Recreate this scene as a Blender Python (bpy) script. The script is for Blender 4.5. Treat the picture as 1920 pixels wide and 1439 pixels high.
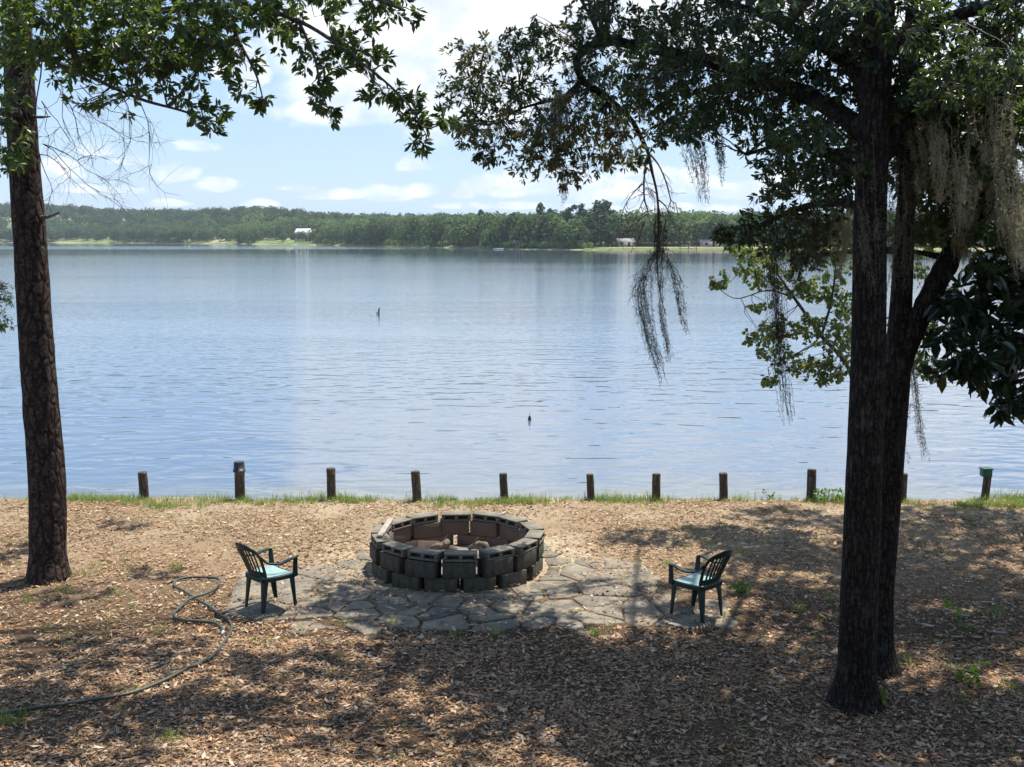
import bpy, math, random
import numpy as np
from mathutils import Vector, Matrix, noise

for o in list(bpy.data.objects): bpy.data.objects.remove(o)
scn = bpy.context.scene
COL = scn.collection
rad = math.radians

# ------------------------------------------------------------------ camera
FPX, PITCH, CAMH = 2100.0, math.atan(272.5/2100.0), 4.2
cam_d = bpy.data.cameras.new('camera'); cam = bpy.data.objects.new('camera', cam_d); COL.objects.link(cam)
cam_d.sensor_width = 36; cam_d.lens = 36*FPX/1920; cam_d.clip_start = .05; cam_d.clip_end = 9000
cam.location = (0, 0, CAMH); cam.rotation_euler = (math.pi/2-PITCH, 0, 0)
scn.camera = cam

def ymap(Y): return float(np.interp(Y, (0, 6.08, 8.66, 11.57, 1000), (0, 9.73, 13.52, 17.77, 1500)))
def P(px, py, Y): return PR(px, py, ymap(Y))
def PR(px, py, Y):
    """point seen at photo pixel (px,py) that lies at world distance Y"""
    a = (px-960)/FPX; b = (719.5-py)/FPX
    dY = math.cos(PITCH)+b*math.sin(PITCH); dz = -math.sin(PITCH)+b*math.cos(PITCH)
    t = Y/dY
    return Vector((a*t, Y, CAMH+dz*t))
def G(px, py, z=0.0):
    a = (px-960)/FPX; b = (719.5-py)/FPX
    dY = math.cos(PITCH)+b*math.sin(PITCH); dz = -math.sin(PITCH)+b*math.cos(PITCH)
    t = (z-CAMH)/dz
    return Vector((a*t, dY*t, z))

# ------------------------------------------------------------------ light
SUN_EL, SUN_AZ = rad(71), rad(48)
SUNV = Vector((math.sin(SUN_AZ)*math.cos(SUN_EL), math.cos(SUN_AZ)*math.cos(SUN_EL), math.sin(SUN_EL)))
sd = bpy.data.lights.new('sun', 'SUN'); sd.energy = 5.0; sd.angle = rad(.53); sd.color = (1, .95, .86)
sun = bpy.data.objects.new('sun', sd); COL.objects.link(sun)
sun.rotation_euler = SUNV.to_track_quat('Z', 'Y').to_euler(); sun.location = (20, 20, 60)

scn.view_settings.view_transform = 'Standard'; scn.view_settings.look = 'None'
scn.view_settings.exposure = 0.7; scn.view_settings.gamma = 1; scn.view_settings.use_curve_mapping = False
scn.render.engine = 'CYCLES'
cy = scn.cycles
cy.max_bounces = 8; cy.diffuse_bounces = 3; cy.glossy_bounces = 3; cy.transmission_bounces = 4
cy.transparent_max_bounces = 8; cy.use_denoising = True; cy.sample_clamp_indirect = 4; cy.caustics_reflective = False; cy.caustics_refractive = False

class NT:
    """small helper to write node trees"""
    def __init__(s, tree): s.t = tree; s.n = tree.nodes; s.l = tree.links
    def new(s, typ, **kw):
        nd = s.n.new(typ)
        for k, v in kw.items():
            if k.startswith('i_'):
                key = k[2:]; key = int(key) if key.isdigit() else key.replace('_', ' ')
                s.set(nd.inputs[key], v)
            else: setattr(nd, k, v)
        return nd
    def set(s, inp, v):
        if hasattr(v, 'is_output') or isinstance(v, bpy.types.NodeSocket): s.l.new(v, inp)
        else: inp.default_value = v
    def m(s, op, a, b=None, c=None, clamp=False):
        nd = s.n.new('ShaderNodeMath'); nd.operation = op; nd.use_clamp = clamp
        for i, v in enumerate((a, b, c)):
            if v is not None: s.set(nd.inputs[i], v)
        return nd.outputs[0]
    def mix(s, f, a, b, typ='RGBA', blend='MIX'):
        nd = s.n.new('ShaderNodeMix'); nd.data_type = typ; nd.blend_type = blend
        ins = {'RGBA': (0, 6, 7), 'FLOAT': (0, 2, 3)}[typ]
        for i, v in zip(ins, (f, a, b)):
            if isinstance(v, tuple) and len(v) == 3: v = v+(1,)
            s.set(nd.inputs[i], v)
        return nd.outputs[2 if typ == 'RGBA' else 0]
    def noise(s, vec, scale, detail=3, rough=.5, dist=0, out=0, dim='3D'):
        nd = s.n.new('ShaderNodeTexNoise'); nd.noise_dimensions = dim
        nd.inputs['Scale'].default_value = scale; nd.inputs['Detail'].default_value = detail
        nd.inputs['Roughness'].default_value = rough; nd.inputs['Distortion'].default_value = dist
        if vec is not None: s.l.new(vec, nd.inputs['Vector'])
        return nd.outputs[out]
    def ramp(s, f, stops, interp='LINEAR'):
        nd = s.n.new('ShaderNodeValToRGB'); nd.color_ramp.interpolation = interp
        cr = nd.color_ramp
        while len(cr.elements) < len(stops): cr.elements.new(.5)
        for e, (p, c) in zip(cr.elements, stops):
            e.position = p; e.color = c+(1,) if len(c) == 3 else c
        s.l.new(f, nd.inputs[0]); return nd.outputs[0]
    def sstep(s, v, lo, hi):
        nd = s.n.new('ShaderNodeMapRange'); nd.interpolation_type = 'SMOOTHSTEP'
        s.set(nd.inputs[0], v); s.set(nd.inputs[1], lo); s.set(nd.inputs[2], hi)
        return nd.outputs[0]
    def comb(s, x, y, z=0.0):
        nd = s.n.new('ShaderNodeCombineXYZ')
        for i, v in enumerate((x, y, z)): s.set(nd.inputs[i], v)
        return nd.outputs[0]
    def mapping(s, vec, loc=(0,0,0), rot=(0,0,0), scale=(1,1,1)):
        nd = s.n.new('ShaderNodeMapping'); s.l.new(vec, nd.inputs[0])
        nd.inputs[1].default_value = loc; nd.inputs[2].default_value = rot; nd.inputs[3].default_value = scale
        return nd.outputs[0]

# ------------------------------------------------------------------ sky with clouds
world = bpy.data.worlds.new('World'); scn.world = world; world.use_nodes = True
w = NT(world.node_tree); w.n.clear()
sky = w.new('ShaderNodeTexSky', sky_type='NISHITA', sun_disc=False, sun_elevation=SUN_EL, sun_rotation=SUN_AZ,
            altitude=30, air_density=1.0, dust_density=.6, ozone_density=1.6)
tc = w.new('ShaderNodeTexCoord'); sep = w.new('ShaderNodeSeparateXYZ'); w.l.new(tc.outputs['Generated'], sep.inputs[0])
X, Y_, Z = sep.outputs
az = w.m('MULTIPLY', w.m('ARCTAN2', X, Y_), 180/math.pi)       # degrees right of the lake axis
el = w.m('MULTIPLY', w.m('ARCSINE', Z), 180/math.pi)           # degrees above the horizon
vs = w.comb(w.m('MULTIPLY', az, .5), w.m('MULTIPLY', el, .95))
vb = w.comb(w.m('MULTIPLY', az, .13), w.m('MULTIPLY', el, .2))
nS = w.noise(vs, 1.0, 6, .55, .25)                                # small cumulus edges
nB = w.noise(vb, 1.3, 7, .56, .35)                                # large cloud edges
def blob(a0, e0, ra, re, flat=0):
    da = w.m('DIVIDE', w.m('SUBTRACT', az, a0), ra); de = w.m('DIVIDE', w.m('SUBTRACT', el, e0), re)
    if flat:
        de = w.m('MULTIPLY', de, w.m('ADD', 1.0, w.m('MULTIPLY', w.m('LESS_THAN', de, 0.0), 1.4)))
    return w.m('SUBTRACT', 1.0, w.m('ADD', w.m('MULTIPLY', da, da), w.m('MULTIPLY', de, de)))
def az_el(px, py):
    d = P(px, py, 100.0)-Vector((0, 0, CAMH)); d.normalize()
    return math.degrees(math.atan2(d.x, d.y)), math.degrees(math.asin(d.z))
def mx(lst):
    v = lst[0]
    for b in lst[1:]: v = w.m('MAXIMUM', v, b)
    return v
big = []
for px, py, rx, ry in ((800,100,330,150),(930,-60,380,170),(660,205,120,34),(1350,-80,560,180),(2050,150,420,170),(590,70,110,60),(880,-420,900,200)):
    a0, e0 = az_el(px, py); big.append(blob(a0, e0, rx/35, ry/35))
big = mx(big)
small = []
for px, py, rx, ry in ((328,328,46,20),(408,347,44,16),(185,278,36,16),(375,275,40,12),(450,135,60,40),(240,300,36,10),(100,330,60,22),(215,357,48,9),(150,352,44,10),
                       (620,365,52,11),(712,366,52,17),(790,358,40,15),(868,364,24,12),(960,352,85,26),(1050,340,80,20),(1140,362,95,30),(1290,345,85,30),(1380,360,60,18),
                       (880,385,60,8),(770,310,36,15),(560,352,40,7),(490,380,36,8),(1000,385,110,8),(1250,390,150,9),(1180,320,60,16),(310,380,50,7)):
    a0, e0 = az_el(px, py); small.append(blob(a0, e0-.1, rx/35, ry/35*1.4, 1))
for px, py, rx, ry in ((1500,350,110,30),(1800,330,130,40),(-200,330,110,30),(2200,340,130,40)):
    a0, e0 = az_el(px, py); small.append(blob(a0, e0, rx/35, ry/35, 1))
mB = w.sstep(w.m('ADD', w.m('MINIMUM', w.m('MULTIPLY', big, 1.0), .5), w.m('MULTIPLY', w.m('SUBTRACT', nB, .5), 2.3)), -.12, .5)
mS = w.sstep(w.m('ADD', w.m('MINIMUM', w.m('MULTIPLY', mx(small), .9), .6), w.m('MULTIPLY', w.m('SUBTRACT', nS, .5), 3.4)), -.15, .75)
wisp = w.sstep(w.noise(w.comb(w.m('MULTIPLY', az, .035), w.m('MULTIPLY', el, .3)), 1.0, 5, .6, .4), .5, .82)
low = w.sstep(el, 5.0, 0.0)                                       # thin milky air low over the far shore
cover = w.m('MAXIMUM', mB, w.m('MULTIPLY', mS, .86))
cover = w.m('MAXIMUM', cover, w.m('MULTIPLY', wisp, .25))
cover = w.m('MULTIPLY', cover, w.sstep(el, 0.0, 1.0))
shade = w.noise(vb, 3.1, 5, .5, .2)
cl_col = w.mix(w.sstep(shade, .34, .66), (5.9, 6.6, 7.6), (8.6, 8.8, 9.0))
skyc = w.mix(w.m('ADD', .4, w.m('MULTIPLY', low, .2)), sky.outputs[0], (3.9, 6.0, 9.6))
skyc = w.mix(cover, skyc, cl_col)
bg = w.new('ShaderNodeBackground'); bg.inputs[1].default_value = .088; w.l.new(skyc, bg.inputs[0])
wo = w.new('ShaderNodeOutputWorld'); w.l.new(bg.outputs[0], wo.inputs[0])

# ------------------------------------------------------------------ helpers
def mat(name):
    m = bpy.data.materials.new(name); m.use_nodes = True
    t = NT(m.node_tree); t.n.clear()
    out = t.new('ShaderNodeOutputMaterial'); b = t.new('ShaderNodeBsdfPrincipled'); t.l.new(b.outputs[0], out.inputs[0])
    t.b = b; t.out = out; t.mat = m
    t.obj = t.new('ShaderNodeTexCoord').outputs['Object']
    return t
def bump(t, h, dist, strength=1.0):
    nd = t.new('ShaderNodeBump'); nd.inputs['Strength'].default_value = strength; nd.inputs['Distance'].default_value = dist
    t.l.new(h, nd.inputs['Height']); t.l.new(nd.outputs[0], t.b.inputs['Normal']); return nd
def simple(name, col, rough=.7, var=.25, scale=12, bmp=.004, spec=.3, detail=5):
    t = mat(name); n = t.noise(t.obj, scale, detail, .6)
    a = tuple(c*(1-var) for c in col); b = tuple(min(1, c*(1+var)) for c in col)
    t.l.new(t.mix(t.sstep(n, .3, .7), a, b), t.b.inputs['Base Color'])
    t.b.inputs['Roughness'].default_value = rough; t.b.inputs['Specular IOR Level'].default_value = spec
    if bmp: bump(t, n, bmp)
    return t.mat

class MB:
    """collects vertices and faces, then links them as one mesh object"""
    def __init__(s): s.v = []; s.f = []; s.n = 0
    def add(s, V, F):
        V = np.asarray(V, dtype=np.float64).reshape(-1, 3)
        F = np.asarray(F, dtype=np.int64)
        s.v.append(V)
        s.f.append(F+s.n); s.n += len(V)
    def box(s, c, size, R=None, bev=0):
        hx, hy, hz = (d/2 for d in size)
        V = np.array([(x, y, z) for z in (-hz, hz) for x, y in ((-hx, -hy), (hx, -hy), (hx, hy), (-hx, hy))])
        if R is not None: V = V @ np.array(R.to_3x3()).T
        s.add(V+np.array(c), [(3,2,1,0),(4,5,6,7),(0,1,5,4),(1,2,6,5),(2,3,7,6),(3,0,4,7)])
    def tube(s, pts, rads, sides=6, cap=True, jit=0, seed=0):
        pts = [Vector(p) for p in pts]; n = len(pts)
        V = []; up = None
        for i, p in enumerate(pts):
            d = (pts[min(i+1, n-1)]-pts[max(i-1, 0)]); d.normalize()
            if up is None:
                up = Vector((0, 0, 1)) if abs(d.z) < .9 else Vector((1, 0, 0))
            a = d.cross(up); a.normalize(); b = a.cross(d); up = b
            r = rads[i] if hasattr(rads, '__len__') else rads
            for k in range(sides):
                t = 2*math.pi*k/sides
                rr = r
                if jit:
                    q = p+(a*math.cos(t)+b*math.sin(t))*r
                    rr = r*(1+jit*noise.noise(q*9+Vector((seed, 0, 0))))
                V.append(p+(a*math.cos(t)+b*math.sin(t))*rr)
        F = []
        for i in range(n-1):
            for k in range(sides):
                k2 = (k+1) % sides
                F.append((i*sides+k, i*sides+k2, (i+1)*sides+k2, (i+1)*sides+k))
        s.add(V, F)
        if cap and sides > 3:
            for ring, rev in ((0, 1), (n-1, 0)):
                c = pts[ring]; VV = [V[ring*sides+k] for k in range(sides)]+[c]
                FF = [(k, (k+1) % sides, sides, sides) for k in range(sides)]
                s.add(VV, FF)
    def strip(s, L, R):
        n = len(L); s.add(list(L)+list(R), [(i, i+1, n+i+1, n+i) for i in range(n-1)])
    def poly(s, base, top):
        """closed prism between two equal loops"""
        n = len(base); V = list(base)+list(top); F = [(i, (i+1) % n, n+(i+1) % n, n+i) for i in range(n)]
        cb = sum((Vector(p) for p in base), Vector())/n; ct = sum((Vector(p) for p in top), Vector())/n
        V += [cb, ct]
        F += [((i+1) % n, i, 2*n, 2*n) for i in range(n)]+[(n+i, n+(i+1) % n, 2*n+1, 2*n+1) for i in range(n)]
        s.add(V, F)
    def mesh(s, name, m, smooth=False):
        V = np.concatenate(s.v) if s.v else np.zeros((0, 3)); F = np.concatenate(s.f)
        me = bpy.data.meshes.new(name)
        tri = F[:, 2] == F[:, 3]
        Q = F[~tri]; T = F[tri][:, :3]
        me.vertices.add(len(V)); me.vertices.foreach_set('co', V.astype(np.float32).ravel())
        loops = np.concatenate([Q.ravel(), T.ravel()]).astype(np.int32)
        me.loops.add(len(loops)); me.loops.foreach_set('vertex_index', loops)
        tot = np.concatenate([np.full(len(Q), 4), np.full(len(T), 3)]).astype(np.int32)
        st = np.concatenate([[0], np.cumsum(tot)[:-1]]).astype(np.int32)
        me.polygons.add(len(tot)); me.polygons.foreach_set('loop_start', st); me.polygons.foreach_set('loop_total', tot)
        if smooth: me.polygons.foreach_set('use_smooth', np.ones(len(tot), dtype=bool))
        me.update(calc_edges=True); me.validate()
        me.materials.append(m); return me
    def build(s, name, m, parent=None, smooth=False, loc=None):
        o = bpy.data.objects.new(name, s.mesh(name, m, smooth)); COL.objects.link(o)
        if loc is not None: o.location = loc
        if parent is not None:
            o.parent = parent
            o.matrix_parent_inverse = Matrix.LocRotScale(parent.location, parent.rotation_euler, parent.scale).inverted() if loc is None else Matrix()
        return o
def tag(o, label=None, cat=None, group=None, kind=None):
    for k, v in (('label', label), ('category', cat), ('group', group), ('kind', kind)):
        if v: o[k] = v
    return o
def thing(name, label, cat, loc=(0,0,0), rz=0, group=None):
    o = bpy.data.objects.new(name, None); COL.objects.link(o); o.location = loc; o.rotation_euler = (0, 0, rz)
    o.empty_display_size = .2
    return tag(o, label, cat, group)
def bevel(o, w_, seg=2):
    md = o.modifiers.new('bevel', 'BEVEL'); md.width = w_; md.segments = seg; md.limit_method = 'ANGLE'; return o
def copy_tree(o):
    c = o.copy(); COL.objects.link(c)
    for ch in [x for x in bpy.data.objects if x.parent == o]:
        d = ch.copy(); COL.objects.link(d); d.parent = c
    return c
def catmull(pts, k=8):
    pts = [Vector(p) for p in pts]; out = []
    for i in range(len(pts)-1):
        p0 = pts[max(i-1, 0)]; p1 = pts[i]; p2 = pts[i+1]; p3 = pts[min(i+2, len(pts)-1)]
        for j in range(k):
            t = j/k
            out.append(.5*((2*p1)+(p2-p0)*t+(2*p0-5*p1+4*p2-p3)*t*t+(3*p1-p0-3*p2+p3)*t**3))
    out.append(pts[-1]); return out
def lerp_list(vals, n):
    x = np.linspace(0, len(vals)-1, n); return list(np.interp(x, range(len(vals)), vals))

# ------------------------------------------------------------------ materials
def leaf_mat(name, cols, rough=.42, trans=.35, spec=.5, tcol=(.24, .36, .05)):
    t = mat(name)
    r = t.new('ShaderNodeNewGeometry').outputs['Random Per Island']
    c = t.ramp(r, [(i/(len(cols)-1), k) for i, k in enumerate(cols)])
    t.l.new(c, t.b.inputs['Base Color']); t.b.inputs['Roughness'].default_value = rough; t.b.inputs['Specular IOR Level'].default_value = spec
    tr = t.new('ShaderNodeBsdfTranslucent'); t.l.new(t.mix(.5, c, tcol), tr.inputs[0])
    ms = t.new('ShaderNodeMixShader'); ms.inputs[0].default_value = trans
    t.l.new(t.b.outputs[0], ms.inputs[1]); t.l.new(tr.outputs[0], ms.inputs[2]); t.l.new(ms.outputs[0], t.out.inputs[0])
    return t.mat
OAK = leaf_mat('oak_leaf', [(.016,.03,.01), (.025,.045,.013), (.036,.062,.016), (.022,.038,.014), (.055,.085,.022)], .32, .22)
BAYL = leaf_mat('bay_leaf', [(.03,.055,.014), (.045,.08,.02), (.035,.06,.018), (.07,.11,.03)], .36, .36, .5, (.32,.46,.05))
RUST = leaf_mat('mixed_leaf', [(.04,.055,.016), (.06,.085,.022), (.11,.07,.03), (.05,.06,.02), (.13,.09,.04), (.07,.1,.03)], .45, .42, .4, (.36,.34,.08))
SAPL = leaf_mat('sapling_leaf', [(.12,.17,.04), (.17,.23,.07), (.22,.26,.09), (.09,.14,.035), (.27,.25,.1)], .5, .42, .4, (.36,.44,.1))
MAGN = leaf_mat('magnolia_leaf', [(.012,.028,.012), (.018,.036,.014), (.025,.05,.016), (.015,.03,.012)], .22, .12, .6, (.1,.2,.02))
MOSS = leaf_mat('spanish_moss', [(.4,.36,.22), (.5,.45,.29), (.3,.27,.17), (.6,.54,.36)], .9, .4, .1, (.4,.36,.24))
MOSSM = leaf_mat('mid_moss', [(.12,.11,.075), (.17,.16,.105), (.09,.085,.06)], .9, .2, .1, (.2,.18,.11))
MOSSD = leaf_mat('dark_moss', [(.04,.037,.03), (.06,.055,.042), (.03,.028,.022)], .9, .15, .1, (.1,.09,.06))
GRASS = leaf_mat('grass_blade', [(.1,.17,.03), (.15,.24,.04), (.2,.28,.06), (.3,.29,.1), (.12,.2,.03)], .6, .4, .3, (.35,.5,.08))
WEED = leaf_mat('weed_leaf', [(.06,.12,.02), (.1,.19,.03), (.15,.26,.04)], .5, .4, .3, (.3,.5,.06))
LITTER = leaf_mat('litter_leaf', [(.06,.036,.022), (.25,.15,.085), (.42,.26,.145), (.15,.085,.046), (.54,.38,.23), (.08,.047,.028), (.5,.27,.125), (.27,.21,.16), (.6,.48,.35), (.38,.19,.08)], .75, .08, .25, (.4,.25,.12))
FARL = [leaf_mat('far_leaf', c, .8, .25, .1, (.2,.3,.06)) for c in (
    [(.045,.075,.032), (.07,.11,.042), (.095,.14,.055)], [(.08,.125,.045), (.115,.17,.06), (.145,.19,.075)], [(.034,.058,.03), (.048,.08,.038), (.066,.1,.047)])]
FARP = leaf_mat('far_shrub_leaf', [(.1,.16,.05), (.15,.22,.07), (.2,.27,.09)], .8, .3, .1, (.3,.4,.08))

def bark_mat(name, c0, c1, c2, sc=(14,14,3.2), depth=.02, moss=.0):
    t = mat(name); v = t.mapping(t.obj, scale=sc)
    n = t.noise(v, 1.6, 6, .62, .6); n2 = t.noise(t.obj, 26, 4, .6)
    vo = t.new('ShaderNodeTexVoronoi', feature='DISTANCE_TO_EDGE'); t.l.new(t.mix(.12, v, t.noise(v, 2, 3, .6, 0, 1)), vo.inputs['Vector']); vo.inputs['Scale'].default_value = 1.1
    pl = t.sstep(vo.outputs[0], .0, .2)
    c = t.mix(t.sstep(n, .35, .68), c0, c1); c = t.mix(t.m('MULTIPLY', pl, t.sstep(n2, .4, .62)), c, c2)
    if moss: c = t.mix(t.m('MULTIPLY', t.sstep(t.noise(t.obj, 3.4, 6, .7), .55, .68), moss), c, (.12,.125,.1))
    t.l.new(c, t.b.inputs['Base Color']); t.b.inputs['Roughness'].default_value = .9; t.b.inputs['Specular IOR Level'].default_value = .15
    h = t.m('ADD', t.m('MULTIPLY', pl, .7), t.m('ADD', t.m('MULTIPLY', n, .5), t.m('MULTIPLY', n2, .25)))
    bump(t, h, depth); return t.mat
BARK_PINE = bark_mat('pine_bark', (.015,.01,.008), (.052,.035,.027), (.1,.07,.055), (11,11,4.5), .03)
BARK_OAK = bark_mat('oak_bark', (.008,.006,.005), (.027,.021,.016), (.055,.044,.034), (26,26,4.5), .025, .35)
BARK_TWIG = bark_mat('twig_bark', (.05,.042,.034), (.1,.085,.068), (.14,.12,.1), (30,30,12), .004)
BARK_DEAD = bark_mat('dead_wood', (.06,.05,.04), (.13,.11,.09), (.19,.165,.14), (30,30,8), .006)

def m_ground():
    t = mat('ground'); o = t.obj
    n1 = t.noise(o, .55, 5, .6, .4); n2 = t.noise(o, 6, 6, .65); n3 = t.noise(o, 42, 4, .7)
    c = t.mix(t.sstep(n3, .35, .65), (.04,.027,.018), (.13,.085,.052))
    c = t.mix(t.m('MULTIPLY', t.sstep(n2, .5, .72), .6), c, (.09,.062,.04))
    sep = t.new('ShaderNodeSeparateXYZ'); t.l.new(o, sep.inputs[0])
    c = t.mix(t.m('MULTIPLY', t.sstep(t.m('ADD', sep.outputs[1], t.m('MULTIPLY', n2, 2.0)), 12.6, 15.4), .85), c, t.mix(n3, (.17,.115,.068), (.36,.265,.165)))  # soil dark in front, paler behind: shade and stronger sun put into colour
    sand = t.m('MULTIPLY', t.sstep(sep.outputs[1], 13.0, 17.4), t.sstep(n1, .36, .62))
    dx = t.m('SUBTRACT', sep.outputs[0], -.7); dy = t.m('SUBTRACT', sep.outputs[1], 14.5)
    rr = t.m('SQRT', t.m('ADD', t.m('MULTIPLY', t.m('MULTIPLY', dx, dx), .5), t.m('MULTIPLY', dy, dy)))
    sand = t.m('MAXIMUM', t.m('MULTIPLY', sand, .5), t.m('MULTIPLY', t.sstep(t.m('ADD', rr, t.m('MULTIPLY', n2, .9)), 2.3, 1.5), .75))
    c = t.mix(sand, c, t.mix(n3, (.3,.235,.155), (.56,.47,.33)))
    far = t.sstep(sep.outputs[1], 60, 120)
    t.l.new(c, t.b.inputs['Base Color']); t.b.inputs['Roughness'].default_value = .95; t.b.inputs['Specular IOR Level'].default_value = .1
    bump(t, t.m('ADD', n2, t.m('MULTIPLY', n3, .4)), .03); return t.mat
def m_water():
    t = mat('lake_water'); o = t.obj
    sep = t.new('ShaderNodeSeparateXYZ'); t.l.new(o, sep.inputs[0]); y = sep.outputs[1]; x = sep.outputs[0]
    shallow = t.sstep(t.m('ADD', y, t.m('MULTIPLY', t.noise(o, .35, 3), 3.0)), 24, 19.2)
    c = t.mix(shallow, (.08,.112,.16), (.17,.16,.11))
    t.l.new(c, t.b.inputs['Base Color']); t.b.inputs['Roughness'].default_value = .03; t.b.inputs['IOR'].default_value = 1.9
    va = t.mapping(o, rot=(0, 0, rad(12)), scale=(.85, 1.55, 1)); vb = t.mapping(o, rot=(0, 0, rad(-14)), scale=(1.5, 3.0, 1))
    a = t.noise(va, 1.0, 1.2, .4, .6); b = t.noise(vb, 1.6, 1, .5, .3)
    c2 = t.noise(t.mapping(o, rot=(0, 0, rad(4)), scale=(.17, .3, 1)), 1.0, 2, .5)
    patch = t.sstep(t.noise(t.mapping(o, scale=(.012, .05, 1)), 1.0, 3, .5), .35, .65)
    ruffle = t.m('ADD', .55, t.m('MULTIPLY', patch, .45))
    h = t.m('ADD', t.m('MULTIPLY', t.m('MULTIPLY', a, .085), t.m('ADD', .13, t.m('MULTIPLY', t.sstep(y, 60, 19), .87))), t.m('ADD', t.m('MULTIPLY', b, .012), t.m('MULTIPLY', c2, .03)))
    fine = t.noise(t.mapping(o, scale=(1.2, 5, 1)), 1.7, 2, .5)
    h = t.m('ADD', h, t.m('MULTIPLY', t.m('MULTIPLY', fine, .010), t.sstep(y, 26, 60)))
    calm = t.m('ADD', .28, t.m('MULTIPLY', t.sstep(y, 380, 90), .72))          # sheltered, smoother water under the far shore
    stripe = t.m('MULTIPLY', t.m('MULTIPLY', t.sstep(y, 470, 500), t.sstep(y, 680, 640)), t.sstep(x, -30, -45))
    h = t.m('MULTIPLY', t.m('MULTIPLY', h, ruffle), t.m('ADD', calm, t.m('MULTIPLY', stripe, 3.0)))
    bump(t, h, 1.0)
    return t.mat
GROUND = m_ground(); WATER = m_water()
def m_far():
    t = mat('far_ground'); o = t.obj
    n = t.noise(o, .03, 5, .6); n2 = t.noise(o, .25, 5, .6)
    c = t.mix(t.sstep(n2, .35, .65), (.12,.16,.045), (.22,.25,.08)); c = t.mix(t.m('MULTIPLY', t.sstep(n, .52, .64), .7), c, (.42,.36,.24))
    t.l.new(c, t.b.inputs['Base Color']); t.b.inputs['Roughness'].default_value = .95; return t.mat
FARG = m_far()
LAWN = simple('lawn', (.15,.2,.06), .95, .3, .12, 0)
BEACH = simple('beach_sand', (.36,.31,.22), .95, .2, .3, 0)

# ------------------------------------------------------------------ lake, ground, far shore
WZ = -.5; SHORE = 17.8
def shore_y(x): return SHORE+.05*math.sin(x*.9)+.04*math.sin(x*2.3+1)+.0015*x*x*.2
rng = np.random.default_rng(7); random.seed(7)

def gz(x, y):
    return .035*noise.noise(Vector((x*.7, y*.7, 3)))+.014*noise.noise(Vector((x*2.7, y*2.7, 9)))
mb = MB()
xs = np.concatenate([np.linspace(-60, -12, 25)[:-1], np.linspace(-12, 12, 193), np.linspace(12, 60, 25)[1:]])
ts = np.concatenate([np.linspace(-50, 5, 27)[:-1], np.linspace(5, 17.78, 128)])
V = []
for yy in ts:
    for xx in xs:
        V.append((xx, yy if yy < 17 else yy+(shore_y(xx)-SHORE)*(yy-17)/.78, gz(xx, yy)-.0))
# step down behind the timber edge into the lake bed
for dy, z in ((.03, -.02), (.05, -.9), (6, -1.6), (40, -4), (1600, -6)):
    for xx in xs: V.append((xx*(1 if dy < 5 else 40), shore_y(xx if dy < 5 else 0)+dy, z))
nx = len(xs); ny = len(ts)+5
F = [(j*nx+i, j*nx+i+1, (j+1)*nx+i+1, (j+1)*nx+i) for j in range(ny-1) for i in range(nx-1)]
mb.add(V, F); tag(mb.build('ground', GROUND, smooth=True), kind='structure')

SHX = [(a, b*1.5) for a, b in [(-900,880),(-300,860),(0,820),(120,780),(350,690),(480,590),(560,530),(640,480),(700,430),(800,385),(880,350),(960,318),(1100,300),(1180,300),(1300,305),(1420,305),(1900,300),(2500,300),(3000,280)]]
def shore_d(px): return float(np.interp(px, [a for a, _ in SHX], [b for _, b in SHX]))
OUT = [(-900,390),(-300,384),(0,383),(60,384),(120,383),(180,387),(240,393),(300,394),(380,393),(440,391),(490,388),(540,391),(600,400),(650,404),(720,405),(800,406),(900,407),(1000,408),(1100,412),(1180,415),(1230,408),(1300,407),(1380,410),(1500,408),(2000,404),(3000,404)]
def outline(px): return float(np.interp(px, [a for a, _ in OUT], [b for _, b in OUT]))
def far_z(px, D):
    d0 = shore_d(px); t = D-d0
    hill = (447-outline(px))/FPX*(d0+330)+CAMH-13.5
    s = min(1, max(0, (t-25)/300)); s = s*s*(3-2*s)
    return WZ+.12+min(t, 26)*.07+(hill-1)*s+(1.2*noise.noise(Vector((px*.01, D*.012, 0))) if t > 20 else 0)
def far_pt(px, D): return Vector(((px-960)/FPX*D/.98, D, far_z(px, D)))
mb = MB(); V = []
pxs = list(range(-900, 3001, 30)); off = [-6, 0, 6, 14, 26, 45, 70, 105, 150, 205, 270, 335, 420, 600, 1000]
for k in off:
    for p in pxs:
        d = shore_d(p)+k; q = far_pt(p, d)
        if k < 0: q.z = WZ-1.0
        V.append(q)
n_ = len(pxs)
mb.add(V, [(j*n_+i, j*n_+i+1, (j+1)*n_+i+1, (j+1)*n_+i) for j in range(len(off)-1) for i in range(n_-1)])
tag(mb.build('hills', FARG, smooth=True), kind='structure')
def far_patch(name, m, px0, px1, t0, t1, lift=.25):
    mb = MB(); V = []; n = max(2, int((px1-px0)/12)); rows = 5
    for j in range(rows+1):
        for i in range(n+1):
            p = px0+(px1-px0)*i/n; e = math.sin(math.pi*i/n)**.35
            q = far_pt(p, shore_d(p)+t0+(t1-t0)*(.5+(j/rows-.5)*max(e, .05))); q.z += lift; V.append(q)
    mb.add(V, [(j*(n+1)+i, j*(n+1)+i+1, (j+1)*(n+1)+i+1, (j+1)*(n+1)+i) for j in range(rows) for i in range(n)])
    tag(mb.build(name, m, smooth=True), kind='structure')
far_patch('lawn', LAWN, 140, 232, 6, 34); far_patch('lawn', LAWN, 505, 605, 3, 34); far_patch('beach', BEACH, 404, 445, 3, 20)
far_patch('lawn', LAWN, 1106, 1560, .5, 9, .15); far_patch('beach', BEACH, 1110, 1480, 6, 10, .3)

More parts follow.
